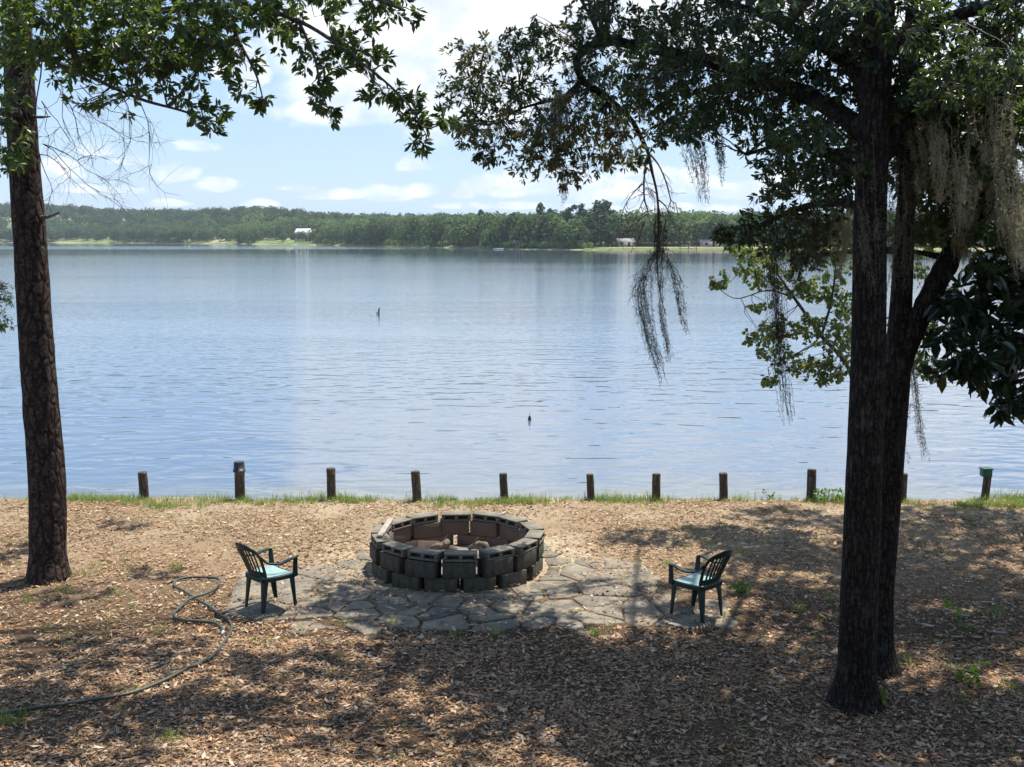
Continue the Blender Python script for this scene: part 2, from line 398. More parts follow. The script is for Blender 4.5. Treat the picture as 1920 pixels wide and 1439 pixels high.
mb = MB(); n = 60
ysw = [SHORE+.035, 20, 26, 36, 55, 90, 170, 400, 800, 1800]
V = [(xx, y, WZ) for y in ysw for xx in np.linspace(-2500, 2500, 31)]
mb.add(V, [(j*31+i, j*31+i+1, (j+1)*31+i+1, (j+1)*31+i) for j in range(len(ysw)-1) for i in range(30)])
tag(mb.build('lake', WATER), kind='structure')

# ------------------------------------------------------------------ leaves and foliage
def leaves(mb, base, d, nrm, length, width, fold=.22, droop=.15, tipw=.62):
    """base,d,nrm: (n,3); one folded two-quad leaf each"""
    n = len(base)
    d = d/np.linalg.norm(d, axis=1, keepdims=True)
    s = np.cross(d, nrm); s /= (np.linalg.norm(s, axis=1, keepdims=True)+1e-9); u = np.cross(s, d)
    L = np.broadcast_to(np.asarray(length, dtype=float).reshape(-1, 1), (n, 1)); W = np.broadcast_to(np.asarray(width, dtype=float).reshape(-1, 1), (n, 1))
    r1 = base+d*L*.32+s*W*.36+u*W*fold*.8; r2 = base+d*L*tipw+s*W*.5+u*(W*fold-L*droop*.4)
    l1 = base+d*L*.32-s*W*.36+u*W*fold*.8; l2 = base+d*L*tipw-s*W*.5+u*(W*fold-L*droop*.4)
    tip = base+d*L-u*L*droop
    V = np.stack([base, r1, r2, tip, l2, l1], axis=1).reshape(-1, 3)
    i = np.arange(n)[:, None]*6
    F = np.concatenate([i+np.array([0, 1, 2, 3]), i+np.array([0, 3, 4, 5])])
    mb.add(V, F)
def rnd_unit(r, n):
    v = r.normal(size=(n, 3)); return v/np.linalg.norm(v, axis=1, keepdims=True)
def rosettes(mb, pos, dr, per, length, wr, r, jl=.42, spread=(.5, 1.25), up=.5):
    n = len(pos); pos = np.repeat(pos, per, axis=0); dr = np.repeat(dr, per, axis=0)
    N = len(pos); dr = dr/np.linalg.norm(dr, axis=1, keepdims=True)
    a = np.cross(dr, rnd_unit(r, N)); a /= np.linalg.norm(a, axis=1, keepdims=True)
    ang = r.uniform(spread[0], spread[1], N)[:, None]
    d = dr*np.cos(ang)+a*np.sin(ang); d[:, 2] -= .12
    nrm = rnd_unit(r, N)*.7; nrm[:, 2] += up
    L = length*(1+r.uniform(-jl, jl, N)); base = pos+dr*r.uniform(-.35, .1, N)[:, None]*length+d*.01
    leaves(mb, base, d, nrm, L, L*wr*(1+r.uniform(-.15, .15, N)), r.uniform(.05, .35), .12)
def clump(lm, tm, C, R, A, nb, nt, per, leaf, wr, seed, hole=.0, tw=.012, side=4, spread=(.5, 1.25), ros=2, droop=.12):
    """branches from A into an ellipsoid (centre C, radii R), twigs off the branches, rosettes of leaves on the twigs"""
    r = np.random.default_rng(seed); C = np.array(C); R = np.array(R); A = np.array(A)
    pts = []
    for b in range(nb):
        v = rnd_unit(r, 1)[0]*r.uniform(.35, .85); B = C+v*R
        n = 7; t = np.linspace(0, 1, n)[:, None]
        mid = (A+B)/2+rnd_unit(r, 1)[0]*np.linalg.norm(B-A)*.16
        q = (1-t)**2*A+2*t*(1-t)*mid+t*t*B+r.normal(size=(n, 3))*.02*np.linalg.norm(B-A)*np.sin(t*math.pi)
        tm.tube(q, np.linspace(tw, tw*.3, n), 4, False); pts.append(q[2:])
    pts = np.concatenate(pts)
    T = rnd_unit(r, nt)*(r.uniform(0, 1, nt)[:, None]**.42)*R+C
    if hole:
        keep = [noise.noise(Vector(p)*(1.6/max(.35, min(R)))+Vector((seed, 0, 0))) > -.5+hole for p in T]; T = T[np.array(keep)]
    P0 = []; D0 = []
    for p in T:
        k = np.argmin(((pts-p)**2).sum(1)+r.uniform(0, .05, len(pts))); q = pts[k]
        d = p-q; L = np.linalg.norm(d)+1e-6; p = p+np.array((0, 0, -droop*L))
        m_ = (p+q)/2+np.array((0, 0, .1*L))
        tm.tube([q, m_, p], [tw*.3, tw*.22, tw*.12], 3, False)
        for j in range(ros):
            s = 1-j*.36
            P0.append(m_+(p-m_)*s if s > .3 else q+(m_-q)*(s+.3)); D0.append((p-m_)/L+r.normal(size=3)*.2)
    if len(P0): rosettes(lm, np.array(P0), np.array(D0)+1e-4, per, leaf, wr, r, spread=spread)
def px_clump(px, py, Y, rx, ry, rd):
    k = ymap(Y)/FPX*1.02
    return P(px, py, Y), (rx*k, rd, ry*k)

def trunk(name, pts, rads, m, parent, sides=40, step=.05, plate=.05, seed=0, flare=0):
    path = catmull(pts, 14); rr = lerp_list(rads, len(path))
    # resample evenly
    mb = MB(); V = []; n = len(path)
    for i, p in enumerate(path):
        for k in range(sides):
            a = 2*math.pi*k/sides; c, s = math.cos(a), math.sin(a); r = rr[i]
            q = Vector((c*3, s*3, p.z*1.1+seed))
            nn = noise.noise(q*1.0)*.5+noise.noise(Vector((c*9, s*9, p.z*3.4+seed)))*.6+noise.noise(Vector((c*17, s*17, p.z*7+seed)))*.35
            fl = flare*max(0, 1-(p.z+.05)/.45)**2*(1+.7*noise.noise(Vector((c*1.6, s*1.6, seed))))
            r2 = r*(1+plate*nn)+fl
            V.append((p.x+c*r2, p.y+s*r2, p.z))
    F = [(i*sides+k, i*sides+(k+1) % sides, (i+1)*sides+(k+1) % sides, (i+1)*sides+k) for i in range(n-1) for k in range(sides)]
    mb.add(V, F); return mb.build(name, m, parent, smooth=True)
def dead_twigs(mb, A, d, L, r0, depth, r):
    """bare forking twigs"""
    n = 6; pts = [Vector(A)]; d = Vector(d).normalized()
    for i in range(n):
        d = (d+Vector(r.normal(size=3))*.2+Vector((0, 0, -.03))).normalized(); pts.append(pts[-1]+d*L/n)
    mb.tube(pts, list(np.linspace(r0, r0*.45, n+1)), 5 if r0 > .006 else 3, False)
    if depth > 0:
        for k in range(r.integers(3, 6)):
            i = r.integers(1, n+1); dd = (d+Vector(r.normal(size=3))*.65).normalized()
            dead_twigs(mb, pts[i], dd, L*r.uniform(.4, .75), r0*.55, depth-1, r)
def moss_clump(mb, pts, wid, n, r, hair=.06, th=.0035):
    """many hanging threads of different lengths round an axis, each beset with short curls"""
    path = np.array([tuple(p) for p in catmull(pts, 10)]); m = len(path); W = np.array(lerp_list(wid, m))
    ns = max(5, n//55)
    for q in range(ns):
        o = r.normal(size=3)*.62; st = int(r.integers(0, max(1, m//2))) if r.uniform() < .6 else 0; en = int(m*(.45+.55*r.uniform()**.7)); en = max(en, st+4)
        seg = path[st:min(en, m)]
        if len(seg) < 4: continue
        walk = np.cumsum(r.normal(size=seg.shape)*.006, axis=0); walk[:, 2] *= .3
        pp = seg+o*W[st:st+len(seg)][:, None]+walk
        mb.strip([x-np.array((th*.35, 0, 0)) for x in pp], [x+np.array((th*.35, 0, 0)) for x in pp])
        k = max(14, int(n/ns)); t = r.uniform(0, 1, k)*(len(pp)-1.001); i = t.astype(int); f = (t-i)[:, None]
        taper = np.interp(t/(len(pp)-1), (0, .25, .8, 1), (.6, 1, .7, .3))[:, None]
        p = pp[i]*(1-f)+pp[i+1]*f+r.normal(size=(k, 3))*.008
        d = rnd_unit(r, k); d[:, 2] -= .9; d /= np.linalg.norm(d, axis=1, keepdims=True)
        e = d+rnd_unit(r, k)*1.1; e /= np.linalg.norm(e, axis=1, keepdims=True); e2 = e+rnd_unit(r, k)*1.0; e2 /= np.linalg.norm(e2, axis=1, keepdims=True)
        L = hair*r.uniform(.4, 1.2, k)[:, None]*taper; s = np.cross(d, rnd_unit(r, k)); s /= np.linalg.norm(s, axis=1, keepdims=True); s *= th*.5
        b = p+d*L*.4; c = b+e*L*.35; g = c+e2*L*.3
        V = np.stack([p-s, p+s, b-s, b+s, c-s*.8, c+s*.8, g-s*.4, g+s*.4], axis=1).reshape(-1, 3); kk = np.arange(k)[:, None]*8
        mb.add(V, np.concatenate([kk+np.array([0, 1, 3, 2]), kk+np.array([2, 3, 5, 4]), kk+np.array([4, 5, 7, 6])]))

# ---------------- far woods
def far_crown(lm, C, R, n, size, r, pine=False):
    C = np.array(C); R = np.array(R)
    lob = rnd_unit(r, 9)*.55; lob[:, 2] = np.abs(lob[:, 2])*1.25-.42
    k = r.integers(0, 9, n); v = rnd_unit(r, n)*(r.uniform(.55, 1, n)[:, None]**.6)*.55
    p = (lob[k]+v)*R+C
    nrm = v+rnd_unit(r, n)*.5; nrm[:, 2] += .25; nrm /= np.linalg.norm(nrm, axis=1, keepdims=True)
    a = np.cross(nrm, rnd_unit(r, n)); a /= np.linalg.norm(a, axis=1, keepdims=True); b = np.cross(nrm, a)
    s = (size*r.uniform(.6, 1.3, n))[:, None]; s2 = s*r.uniform(.5, .9, n)[:, None]
    V = np.stack([p-a*s*.5, p+b*s2*.5, p+a*s*.5, p-b*s2*.5], axis=1).reshape(-1, 3)
    lm.add(V, np.arange(n)[:, None]*4+np.array([0, 1, 2, 3]))
r = np.random.default_rng(11)
CLEAR = [(135, 236, 0, 30), (400, 450, 0, 24), (498, 608, 0, 36), (552, 606, 0, 110), (1104, 1600, 0, 15)]
woods = [MB(), MB(), MB()]
for i in range(5200):
    px = r.uniform(-420, 2350); D = shore_d(px); t = r.uniform(0, 1)**1.25*420
    if any(a < px < b and c <= t < d for a, b, c, d in CLEAR): continue
    if t < 11: continue
    q = far_pt(px, D+t); h = r.uniform(12.5, 18); wd = h*r.uniform(.34, .47)
    fld = noise.noise(Vector((px*.013, t*.012, 2)))+r.normal()*.16; kind = 2 if t > 190 else (1 if fld > .05 else 0 if fld > -.12 else 2)
    if px < 380 and kind == 1: kind = int(r.choice([0, 2, 2]))
    far_crown(woods[kind], (q.x, q.y, q.z+h*.5), (wd, wd, h*.5), 330 if t < 120 else 190, 1.5 if t < 120 else 2.1, r)
for k in range(3):
    tag(woods[k].build('far_woods', FARL[k]), ('mid green mass of broadleaf trees covering the far shore hills', 'pale yellow-green trees mixed through the woods across the lake', 'dark green tree mass along the hill crest across the lake')[k], 'woods', None, 'stuff')
# separate trees standing on the far shoreline
def far_tree_mesh(name, h, wd, n, sz, m, r, pine=False):
    lm = MB()
    lm.tube([(0, 0, -.5), (r.normal()*.2, 0, h*.5), (r.normal()*.3, 0, h*.85)], [h*.022, h*.016, h*.006], 6)
    if pine:
        for k in range(7):
            z = h*(.52+.46*k/7); ww = wd*(1-.55*(k/7))*r.uniform(.6, 1.1)
            far_crown(lm, (r.normal()*wd*.25, r.normal()*wd*.25, z), (ww, ww, h*.075), n//7, sz, r)
    else:
        far_crown(lm, (0, 0, h*.5), (wd, wd, h*.52), n, sz, r)
    return lm.mesh(name, m)
protos = {'dark_broadleaf_tree': [far_tree_mesh('dark_broadleaf_tree', 12, 5, 620, 1.0, FARL[0], r) for _ in range(3)],
          'pale_broadleaf_tree': [far_tree_mesh('pale_broadleaf_tree', 12, 5, 620, 1.0, FARL[1], r) for _ in range(3)],
          'tall_pine_tree': [far_tree_mesh('tall_pine_tree', 16, 3.4, 520, .95, FARL[2], r, True) for _ in range(3)],
          'shore_shrub': [far_tree_mesh('shore_shrub', 3.2, 2.6, 260, .6, FARP, r) for _ in range(2)]}
LBL = {'dark_broadleaf_tree': ('round dark green tree at the water edge across the lake', 'tree', 'dark trees along the far shoreline'),
       'pale_broadleaf_tree': ('paler green leafy tree at the water edge across the lake', 'tree', 'pale trees along the far shoreline'),
       'tall_pine_tree': ('tall thin pine rising above the far tree line right of centre', 'pine tree', 'tall pines on the far shore'),
       'shore_shrub': ('low pale green shrub hugging the far waterline', 'shrub', 'shrubs along the far waterline')}
def far_obj(kind, px, t, sc):
    me = protos[kind][r.integers(0, len(protos[kind]))]
    o = bpy.data.objects.new(kind, me); COL.objects.link(o)
    o.location = far_pt(px, shore_d(px)+t); o.rotation_euler = (0, 0, r.uniform(0, 6.28)); o.scale = (sc*r.uniform(.85, 1.15), sc, sc*r.uniform(.9, 1.1))
    return tag(o, *LBL[kind])
px = -60
while px < 1110:
    if not any(a-6 < px < b+2 and c < 9 for a, b, c, d in CLEAR):
        far_obj('dark_broadleaf_tree' if r.uniform() < (.8 if px < 380 else .55) else 'pale_broadleaf_tree', px, r.uniform(6, 14), r.uniform(.8, 1.5))
    px += r.uniform(9, 19)*(500/shore_d(px))**.6
for px, t in ((180, 22), (187, 24), (205, 20), (542, 16), (564, 20), (572, 26), (579, 22), (590, 24), (597, 20)): far_obj('dark_broadleaf_tree', px, t, .8 if px > 300 else 1)
for px in (1012, 1034, 1060, 1066, 1082, 1098, 1110, 1122, 1136, 960, 905): far_obj('tall_pine_tree', px, r.uniform(14, 30), r.uniform(.95, 1.2))
for px in (1170, 1196, 1225, 1262, 1300, 1322, 1352, 1390, 1430, 1500, 1560, 1740, 1800): far_obj('dark_broadleaf_tree' if r.uniform() < .5 else 'pale_broadleaf_tree', px, r.uniform(15, 26), r.uniform(.75, 1.2))
for px in (300, 312, 322, 333, 344, 352, 700, 720, 748, 790, 850, 925, 985, 1002, 1025, 1085, 60, 96, 260, 275, 462, 476, 610, 622, 634, 648, 662, 676, 690, 712, 734, 760, 775, 803, 818, 832, 864, 880, 893, 910, 945, 958, 1015, 1040, 1052, 1068, 1098): far_obj('shore_shrub', px, r.uniform(2, 6), r.uniform(.9, 1.4)*(1.5 if px < 400 else 1))

# ---------------- far buildings
WHITE = simple('white_metal', (.6,.6,.58), .5, .04, .4, 0); ROOFW = simple('white_roof', (.7,.7,.69), .4, .03, .5, 0)
TAN = simple('tan_siding', (.38,.31,.24), .8, .15, 1, 0); WOODP = simple('deck_wood', (.12,.09,.065), .85, .25, 4, .004); GREYR = simple('grey_roof', (.24,.235,.22), .8, .15, 1, 0); DARK = simple('dark_opening', (.03,.03,.03), .6, .1, 2, 0)
def far_house(name, label, px, t, W, Dp, hw, hr, wm, rm, rz, openings):
    q = far_pt(px, shore_d(px)+t); root = thing(name, label, 'building', q, rz)
    m = MB(); m.box((0, 0, hw/2-.5), (W, Dp, hw+1))
    for s in (-1, 1):
        x = s*W/2; m.add([(x, -Dp/2, hw), (x, Dp/2, hw), (x, 0, hw+hr)], [(0, 1, 2, 2)])
    o = m.build('wall', wm, loc=(0, 0, 0)); o.parent = root
    m = MB(); e = .5
    for s in (-1, 1):
        a = Vector((0, s*(Dp/2+e), hw-hr*e/(Dp/2))); b = Vector((0, 0, hw+hr+.05)); hx = W/2+e; k = Vector((0, 0, .18))
        m.poly([a+Vector((-hx, 0, 0)), a+Vector((hx, 0, 0)), b+Vector((hx, 0, 0)), b+Vector((-hx, 0, 0))], [a+Vector((-hx, 0, .18)), a+Vector((hx, 0, .18)), b+Vector((hx, 0, .18)), b+Vector((-hx, 0, .18))])
    o = m.build('roof', rm, loc=(0, 0, 0)); o.parent = root
    for nm, x, z, ww, hh in openings:
        m = MB(); m.box((x, -Dp/2-.03, z), (ww, .1, hh)); o = m.build(nm, DARK, loc=(0, 0, 0)); o.parent = root
far_house('lake_building', 'large white metal building with white roof among trees across the lake', 585, 52, 14, 10, 6, 3.2, WHITE, ROOFW, rad(-12), [('window', -4, 3, 1.4, 1.4), ('door', 2, 1.6, 1.5, 3.0), ('window', 5, 3, 1.4, 1.4)])
far_house('lake_cabin', 'small tan cabin with grey roof half hidden by far shore trees', 972, 6.5, 3.6, 3.2, 2.4, .7, TAN, GREYR, rad(8), [('window', -.8, 1.5, .7, .8), ('door', .7, 1.1, .8, 1.9)])
far_house('lake_house', 'low house with pale grey roof behind the lawn strip across the lake', 1167, 14, 6.5, 5, 2.1, 1.2, TAN, GREYR, rad(5), [('window', -2, 1.4, 1.2, 1), ('door', 1, 1.1, 1, 2)])
far_house('lake_house', 'low tan house under trees at the right end of far lawn', 1322, 14, 9, 6, 2.2, 1.2, TAN, GREYR, rad(-4), [('window', -2, 1.3, 1.2, 1), ('door', 1, 1.1, 1, 2)])
WOODG = simple('weathered_wood', (.16,.13,.1), .9, .3, 3, 0)
dk = thing('boat_dock', 'small dark wooden dock on posts at the far lawn edge', 'dock', P(1290, 466, 296) * 1.0)
dk.location.z = WZ
m = MB(); m.box((0, 0, .55), (7, 2.2, .14)); o = m.build('deck', WOODG, loc=(0, 0, 0)); o.parent = dk
for x in (-3.2, 0, 3.2):
    m = MB(); m.tube([(x, -.9, -.8), (x, -.9, 1.5)], .12, 6); o = m.build('post', WOODG, loc=(0, 0, 0)); o.parent = dk
bt = thing('jon_boat', 'pale low boat moored against the far shore trees', 'boat', P(934, 465, 316)); bt.location.z = WZ
m = MB(); hull = [(-2.2, -.6), (1.4, -.6), (2.3, 0), (1.4, .6), (-2.2, .6)]
m.poly([(x*.9, y*.75, -.1) for x, y in hull], [(x, y, .5) for x, y in hull]); o = m.build('hull', WHITE, loc=(0, 0, 0)); o.parent = bt
m = MB(); m.box((-.6, 0, .55), (.3, 1.0, .08)); o = m.build('seat', WOODG, loc=(0, 0, 0)); o.parent = bt

# ------------------------------------------------------------------ left pine and the leafy crown above it
lt = thing('pine_tree', 'straight pine trunk with plated bark at the left edge, leafy branches overhead', 'tree', G(92, 1085))
YL = 8.66
pp = [P(92, 1098, YL), P(90, 1060, YL), P(88, 900, YL), P(72, 700, YL), P(57, 470, YL), P(45, 300, YL), P(36, 130, YL), P(28, -60, YL), P(22, -300, YL), P(18, -620, YL)]
trunk('trunk', pp, [.245, .225, .215, .2, .188, .175, .165, .15, .12, .05], BARK_PINE, lt, 48, plate=.09, seed=3, flare=.06)
def limb(name, pts, rads, m, parent, sides=10, jit=.35, seed=0):
    path = catmull(pts, 7); mb = MB(); mb.tube(path, lerp_list(rads, len(path)), sides, True, jit, seed); return mb.build(name, m, parent, smooth=True)
limb('dead_stub', [P(72, 410, YL), P(92, 406, YL-.1), P(112, 399, YL-.15)], [.035, .016, .005], BARK_DEAD, lt)
limb('dead_stub', [P(58, 218, YL), P(75, 220, YL-.1), P(94, 219, YL-.2)], [.03, .016, .006], BARK_DEAD, lt)
limb('dead_stub', [P(40, 213, YL), P(15, 210, YL-.3), P(-30, 212, YL-.6)], [.06, .05, .035], BARK_PINE, lt)
limb('dead_stub', [P(52, 122, YL), P(64, 123, YL-.1), P(73, 124, YL-.2)], [.025, .016, .008], BARK_DEAD, lt)
lb1 = [P(34, 80, YL), P(120, 78, 8.0), P(260, 30, 7.4), P(420, 10, 7.0), P(560, 40, 6.8), P(680, 120, 6.7), P(760, 190, 6.7), P(800, 255, 6.7)]
lb2 = [P(34, 85, YL), P(90, 110, 8.0), P(160, 140, 7.3), P(260, 185, 7.0), P(360, 215, 6.9), P(410, 255, 6.9)]
lb3 = [P(30, -60, YL), P(200, -80, 7.6), P(420, -60, 7.0), P(620, -30, 6.7), P(760, 20, 6.6)]
lb4 = [P(420, 10, 7.0), P(450, 80, 6.9), P(480, 140, 6.8), P(495, 195, 6.8)]
lb5 = [P(560, 40, 6.8), P(590, 110, 6.8), P(600, 160, 6.8), P(615, 205, 6.8)]
for k, (b, rd_) in enumerate(((lb1, [.05,.042,.035,.028,.02,.014,.009,.004]), (lb2, [.04,.03,.022,.016,.011,.005]), (lb3, [.06,.05,.04,.03,.012]), (lb4, [.02,.015,.01,.004]), (lb5, [.018,.013,.009,.004]))):
    limb('limb', b, rd_, BARK_TWIG, lt, 8, .2, k)
r = np.random.default_rng(21)
mb = MB()
for px, py, L in ((88, 110, 1.0), (78, 190, .6), (80, 270, .75), (120, 180, .8), (150, 160, .8), (230, 180, .75), (262, 190, .75), (74, 290, .5), (100, 150, .9)):
    for q in range(1 if px > 100 else 2): dead_twigs(mb, P(px, py, YL-1.0), (r.uniform(.05, .9), r.normal()*.3, r.uniform(-1.0, -.25)), L, .006, 2, r)
mb.build('dead_twigs', BARK_TWIG, lt)
lm, tm = MB(), MB()
near = [p for b in (lb1, lb2, lb3, lb4, lb5) for p in catmull(b, 6)]
def attach(C): return min(near, key=lambda p: (p-C).length)
LC = [(60,-20,130,80,1.0,1.2),(40,60,80,60,.8,1.2),(180,20,130,75,1.1,1.5),(320,10,130,80,1.1,1.5),(460,5,110,60,1.0,1.2),(590,-10,110,60,.9,1),(710,-15,70,45,.7,.9),
      (140,85,90,48,.8,1.1),(240,95,90,50,.8,1.2),(330,110,80,45,.7,1),(400,70,70,50,.7,1),(170,150,70,34,.5,.6),(260,150,70,30,.5,.5),(330,175,60,28,.5,.6),(385,215,38,34,.4,.8),(410,245,26,20,.3,.6),
      (195,222,38,22,.3,.5),(205,195,60,20,.4,.4),(150,195,30,16,.3,.4),(440,105,45,45,.5,.7),(470,165,34,34,.4,.7),(488,190,24,20,.3,.6),(530,45,60,45,.6,.8),(580,95,36,40,.4,.7),(612,150,42,36,.4,.8),(600,195,26,22,.3,.6),(625,208,20,16,.3,.4),
      (655,60,50,55,.5,.9),(690,110,40,50,.4,.9),(640,110,36,40,.4,.6),(720,165,46,26,.4,.9),(760,185,36,20,.3,.8),(785,215,30,26,.3,.7),(790,265,22,18,.25,.6),(765,30,24,24,.3,.5),(835,225,34,20,.3,.5),(18,230,30,60,.5,1),(12,300,24,38,.4,.9),(8,150,40,60,.5,.8)]
for k, (px, py, rx, ry, rd_, dn) in enumerate(LC):
    C, R = px_clump(px, py, 6.9 if px > 60 or py < 100 else 8.1, rx, ry, rd_); A = attach(C)
    ar = rx*ry/900.0
    clump(lm, tm, C, R, A, 2+int(ar*.5), int(dn*(9+ar*7.8)), 8, .082, .36, 100+k, hole=.34, tw=.009, spread=(.55, 1.35))
tm.build('twigs', BARK_TWIG, lt); lm.build('crown', BAYL, lt)

# ------------------------------------------------------------------ right oak, its long limb, second tree behind
ot = thing('oak_tree', 'thick dark oak trunk standing in front, long limb drooping over the lake', 'tree', G(1600, 1320)); YO = 6.08
pp = [P(1603, 1335, YO), P(1603, 1300, YO), P(1608, 1200, YO), P(1616, 1000, YO), P(1624, 800, YO), P(1629, 600, YO), P(1632, 400, YO), P(1640, 200, YO), P(1648, 40, YO), P(1655, -150, YO), P(1662, -420, YO), P(1668, -900, YO)]
trunk('trunk', pp, [.195, .176, .167, .16, .153, .146, .136, .131, .124, .11, .1, .06], BARK_OAK, ot, 56, plate=.045, seed=8, flare=.12)
l1 = [P(1640, 260, YO), P(1560, 205, 6.5), P(1470, 160, 7.1), P(1360, 125, 7.7), P(1240, 95, 8.3), P(1140, 78, 8.7), P(1085, 105, 8.9), P(1092, 150, 8.95), P(1140, 185, 9.0), P(1185, 228, 9.0), P(1215, 285, 9.0)]
l1b = [P(1092, 150, 8.95), P(1060, 180, 9.1), P(1020, 192, 9.2), P(975, 205, 9.2), P(935, 230, 9.2)]
l1c = [P(1020, 192, 9.2), P(985, 170, 9.3), P(945, 155, 9.3), P(890, 140, 9.3)]
l2 = [P(1640, 200, YO), P(1590, 120, 6.4), P(1500, 60, 7.0), P(1380, 10, 7.4), P(1250, -20, 7.8)]
l3 = [P(1645, 120, YO), P(1720, 60, 6.0), P(1820, 20, 5.9), P(1950, -10, 5.8)]
l4 = [P(1632, 400, YO), P(1580, 380, 6.6), P(1500, 390, 7.2), P(1430, 420, 7.6), P(1385, 440, 7.8)]
l5 = [P(1636, 300, YO), P(1700, 230, 6.2), P(1790, 190, 6.2), P(1900, 170, 6.1)]
l6 = [P(1632, 330, YO), P(1560, 290, 6.5), P(1480, 270, 7.0), P(1400, 290, 7.4)]
for k, (b, rd_) in enumerate(((l1, [.09,.08,.075,.07,.062,.056,.05,.046,.04,.032,.022]), (l1b, [.035,.026,.02,.014,.006]), (l1c, [.018,.014,.01,.005]), (l2, [.08,.065,.05,.035,.02]), (l3, [.07,.06,.045,.03]), (l4, [.05,.04,.03,.02,.008]), (l5, [.07,.055,.045,.03]), (l6, [.05,.04,.028,.015]))):
    limb('limb', b, rd_, BARK_OAK, ot, 12, .3, k)
r = np.random.default_rng(33); mb = MB()
main = catmull([P(1215, 285, 9), P(1222, 320, 9), P(1232, 365, 9), P(1235, 420, 9), P(1232, 480, 9), P(1236, 540, 9), P(1248, 590, 9)], 6); mb.tube(main, lerp_list([.022,.018,.014,.012,.008,.004], len(main)), 7, True, .3)
for pts, r0 in (([(1215,285),(1208,330),(1208,372),(1215,400),(1205,425),(1195,460)], .013), ([(1215,285),(1235,310),(1250,345),(1258,375),(1268,382)], .013), ([(1235,375),(1250,390),(1258,412),(1266,422)], .009), ([(1258,375),(1248,410),(1245,445)], .007),
                ([(1205,345),(1185,365),(1168,395),(1165,425)], .008), ([(1208,372),(1195,400),(1180,430)], .006), ([(1215,400),(1190,420),(1172,432)], .006), ([(1232,470),(1215,490),(1200,520),(1190,540)], .006), ([(1233,450),(1250,480),(1270,510),(1278,530)], .006), ([(1232,365),(1220,355),(1210,352)], .008)):
    q = catmull([P(x, y, 9+.1*math.sin(x)) for x, y in pts], 5); mb.tube(q, list(np.linspace(r0, r0*.4, len(q))), 5, True, .3)
    for j in range(7):
        dead_twigs(mb, q[r.integers(2, len(q))], (r.normal()*.7, r.normal()*.4, -abs(r.normal())*.7-.2), r.uniform(.12, .34), .0045, 1, r)
mb.build('dead_branch', BARK_DEAD, ot)
near = [p for b in (l1[:9], l1b, l1c, l2, l3, l4, l5, l6) for p in catmull(b, 6)]
lmA, lmB, tm = MB(), MB(), MB()
# lobe over the lake, partly rusty
LOBE = [(900,110,70,50,.7),(860,165,45,50,.6),(930,165,75,55,.8),(900,220,60,40,.7),(870,245,40,30,.5),(960,240,70,45,.8),(920,285,40,26,.4),(1000,110,70,50,.8),(990,180,70,50,.8),(1020,260,70,50,.8),(1000,305,50,26,.5),(1070,230,60,55,.8),(1075,300,55,36,.6),(1058,335,28,16,.4),
        (1100,190,60,60,.8),(1130,250,60,50,.8),(1120,300,46,28,.5),(1170,270,50,40,.6),(1195,300,30,20,.4),(1150,180,60,60,.8),(1075,60,60,45,.7),(1010,60,40,28,.5),(960,75,34,28,.4),(1003,40,10,22,.2),(1120,120,70,60,.9)]
for k, (px, py, rx, ry, rd_) in enumerate(LOBE):
    C, R = px_clump(px, py, 9.0+.3*math.sin(k), rx, ry, rd_); ar = rx*ry/900.0
    clump(lmB if (py > 215 and k % 3) or k % 5 == 0 else lmA, tm, C, R, attach(C), 3+int(ar*.6), int(12+ar*13.5), 8, .066, .33, 300+k, hole=.32, tw=.009)
CORE = [(1130,20,80,50,1.0),(1210,60,90,60,1.2),(1230,130,80,60,1.1),(1215,190,60,50,.8),(1250,240,40,36,.6),(1280,30,90,60,1.3),(1310,110,80,60,1.2),(1300,180,70,55,1.1),(1290,240,36,40,.6),(1340,210,60,45,.9),(1380,40,90,60,1.3),(1410,120,80,60,1.2),(1400,190,80,55,1.1),(1420,250,60,40,.9),
        (1480,30,90,60,1.3),(1500,110,80,60,1.1),(1490,190,80,60,1.1),(1500,260,70,50,1.0),(1450,300,50,36,.8),(1530,320,60,50,.9),(1480,360,60,36,.8),(1430,400,50,30,.6),(1395,432,36,26,.5),(1360,438,16,14,.3),(1500,420,70,40,.8),(1560,400,60,50,.8),(1445,452,40,26,.5),(1525,470,60,36,.6),
        (1580,40,80,60,1.0),(1590,150,70,60,.9),(1580,240,70,60,.9),(1580,320,50,50,.8),(1660,180,60,70,.7),(1650,270,60,60,.6),(1700,60,80,70,1.0),(1720,160,80,60,.9),(1720,250,70,60,.8),(1800,40,90,70,1.1),(1810,140,80,60,.9),(1900,50,90,80,1.1),(1890,160,70,60,.9)]
for k, (px, py, rx, ry, rd_) in enumerate(CORE):
    Yc = 6.1+max(0, (1640-px))*.0045-max(0, px-1640)*.001 + .5*math.sin(k*2.1)
    if py > 360: Yc = 7.4
    if 1560 < px < 1760: Yc += .7 if k % 3 != 1 else -.5
    C, R = px_clump(px, py, Yc, rx, ry, rd_); ar = rx*ry/900.0*(.55 if py > 360 else 1)
    clump(lmA, tm, C, R, attach(C), 3+int(ar*.5), int(14+ar*17.5), 8, .066, .35, 400+k, hole=.34, tw=.01)
def upper(parent, spots, Yf, seed, mleaf, att):  # unseen leaf mass added above the crown to shade the visible foliage
    lm, tm2 = MB(), MB()
    for k, (px, py, rx, ry) in enumerate(spots):
        C, R = px_clump(px, py, Yf(px), rx, ry, 1.3); clump(lm, tm2, C, R, att(C), 5, 130, 8, .11, .42, seed+k, hole=.2, tw=.02)
    tm2.build('upper_shade_twigs', BARK_TWIG, parent); lm.build('upper_shade_crown', mleaf, parent)
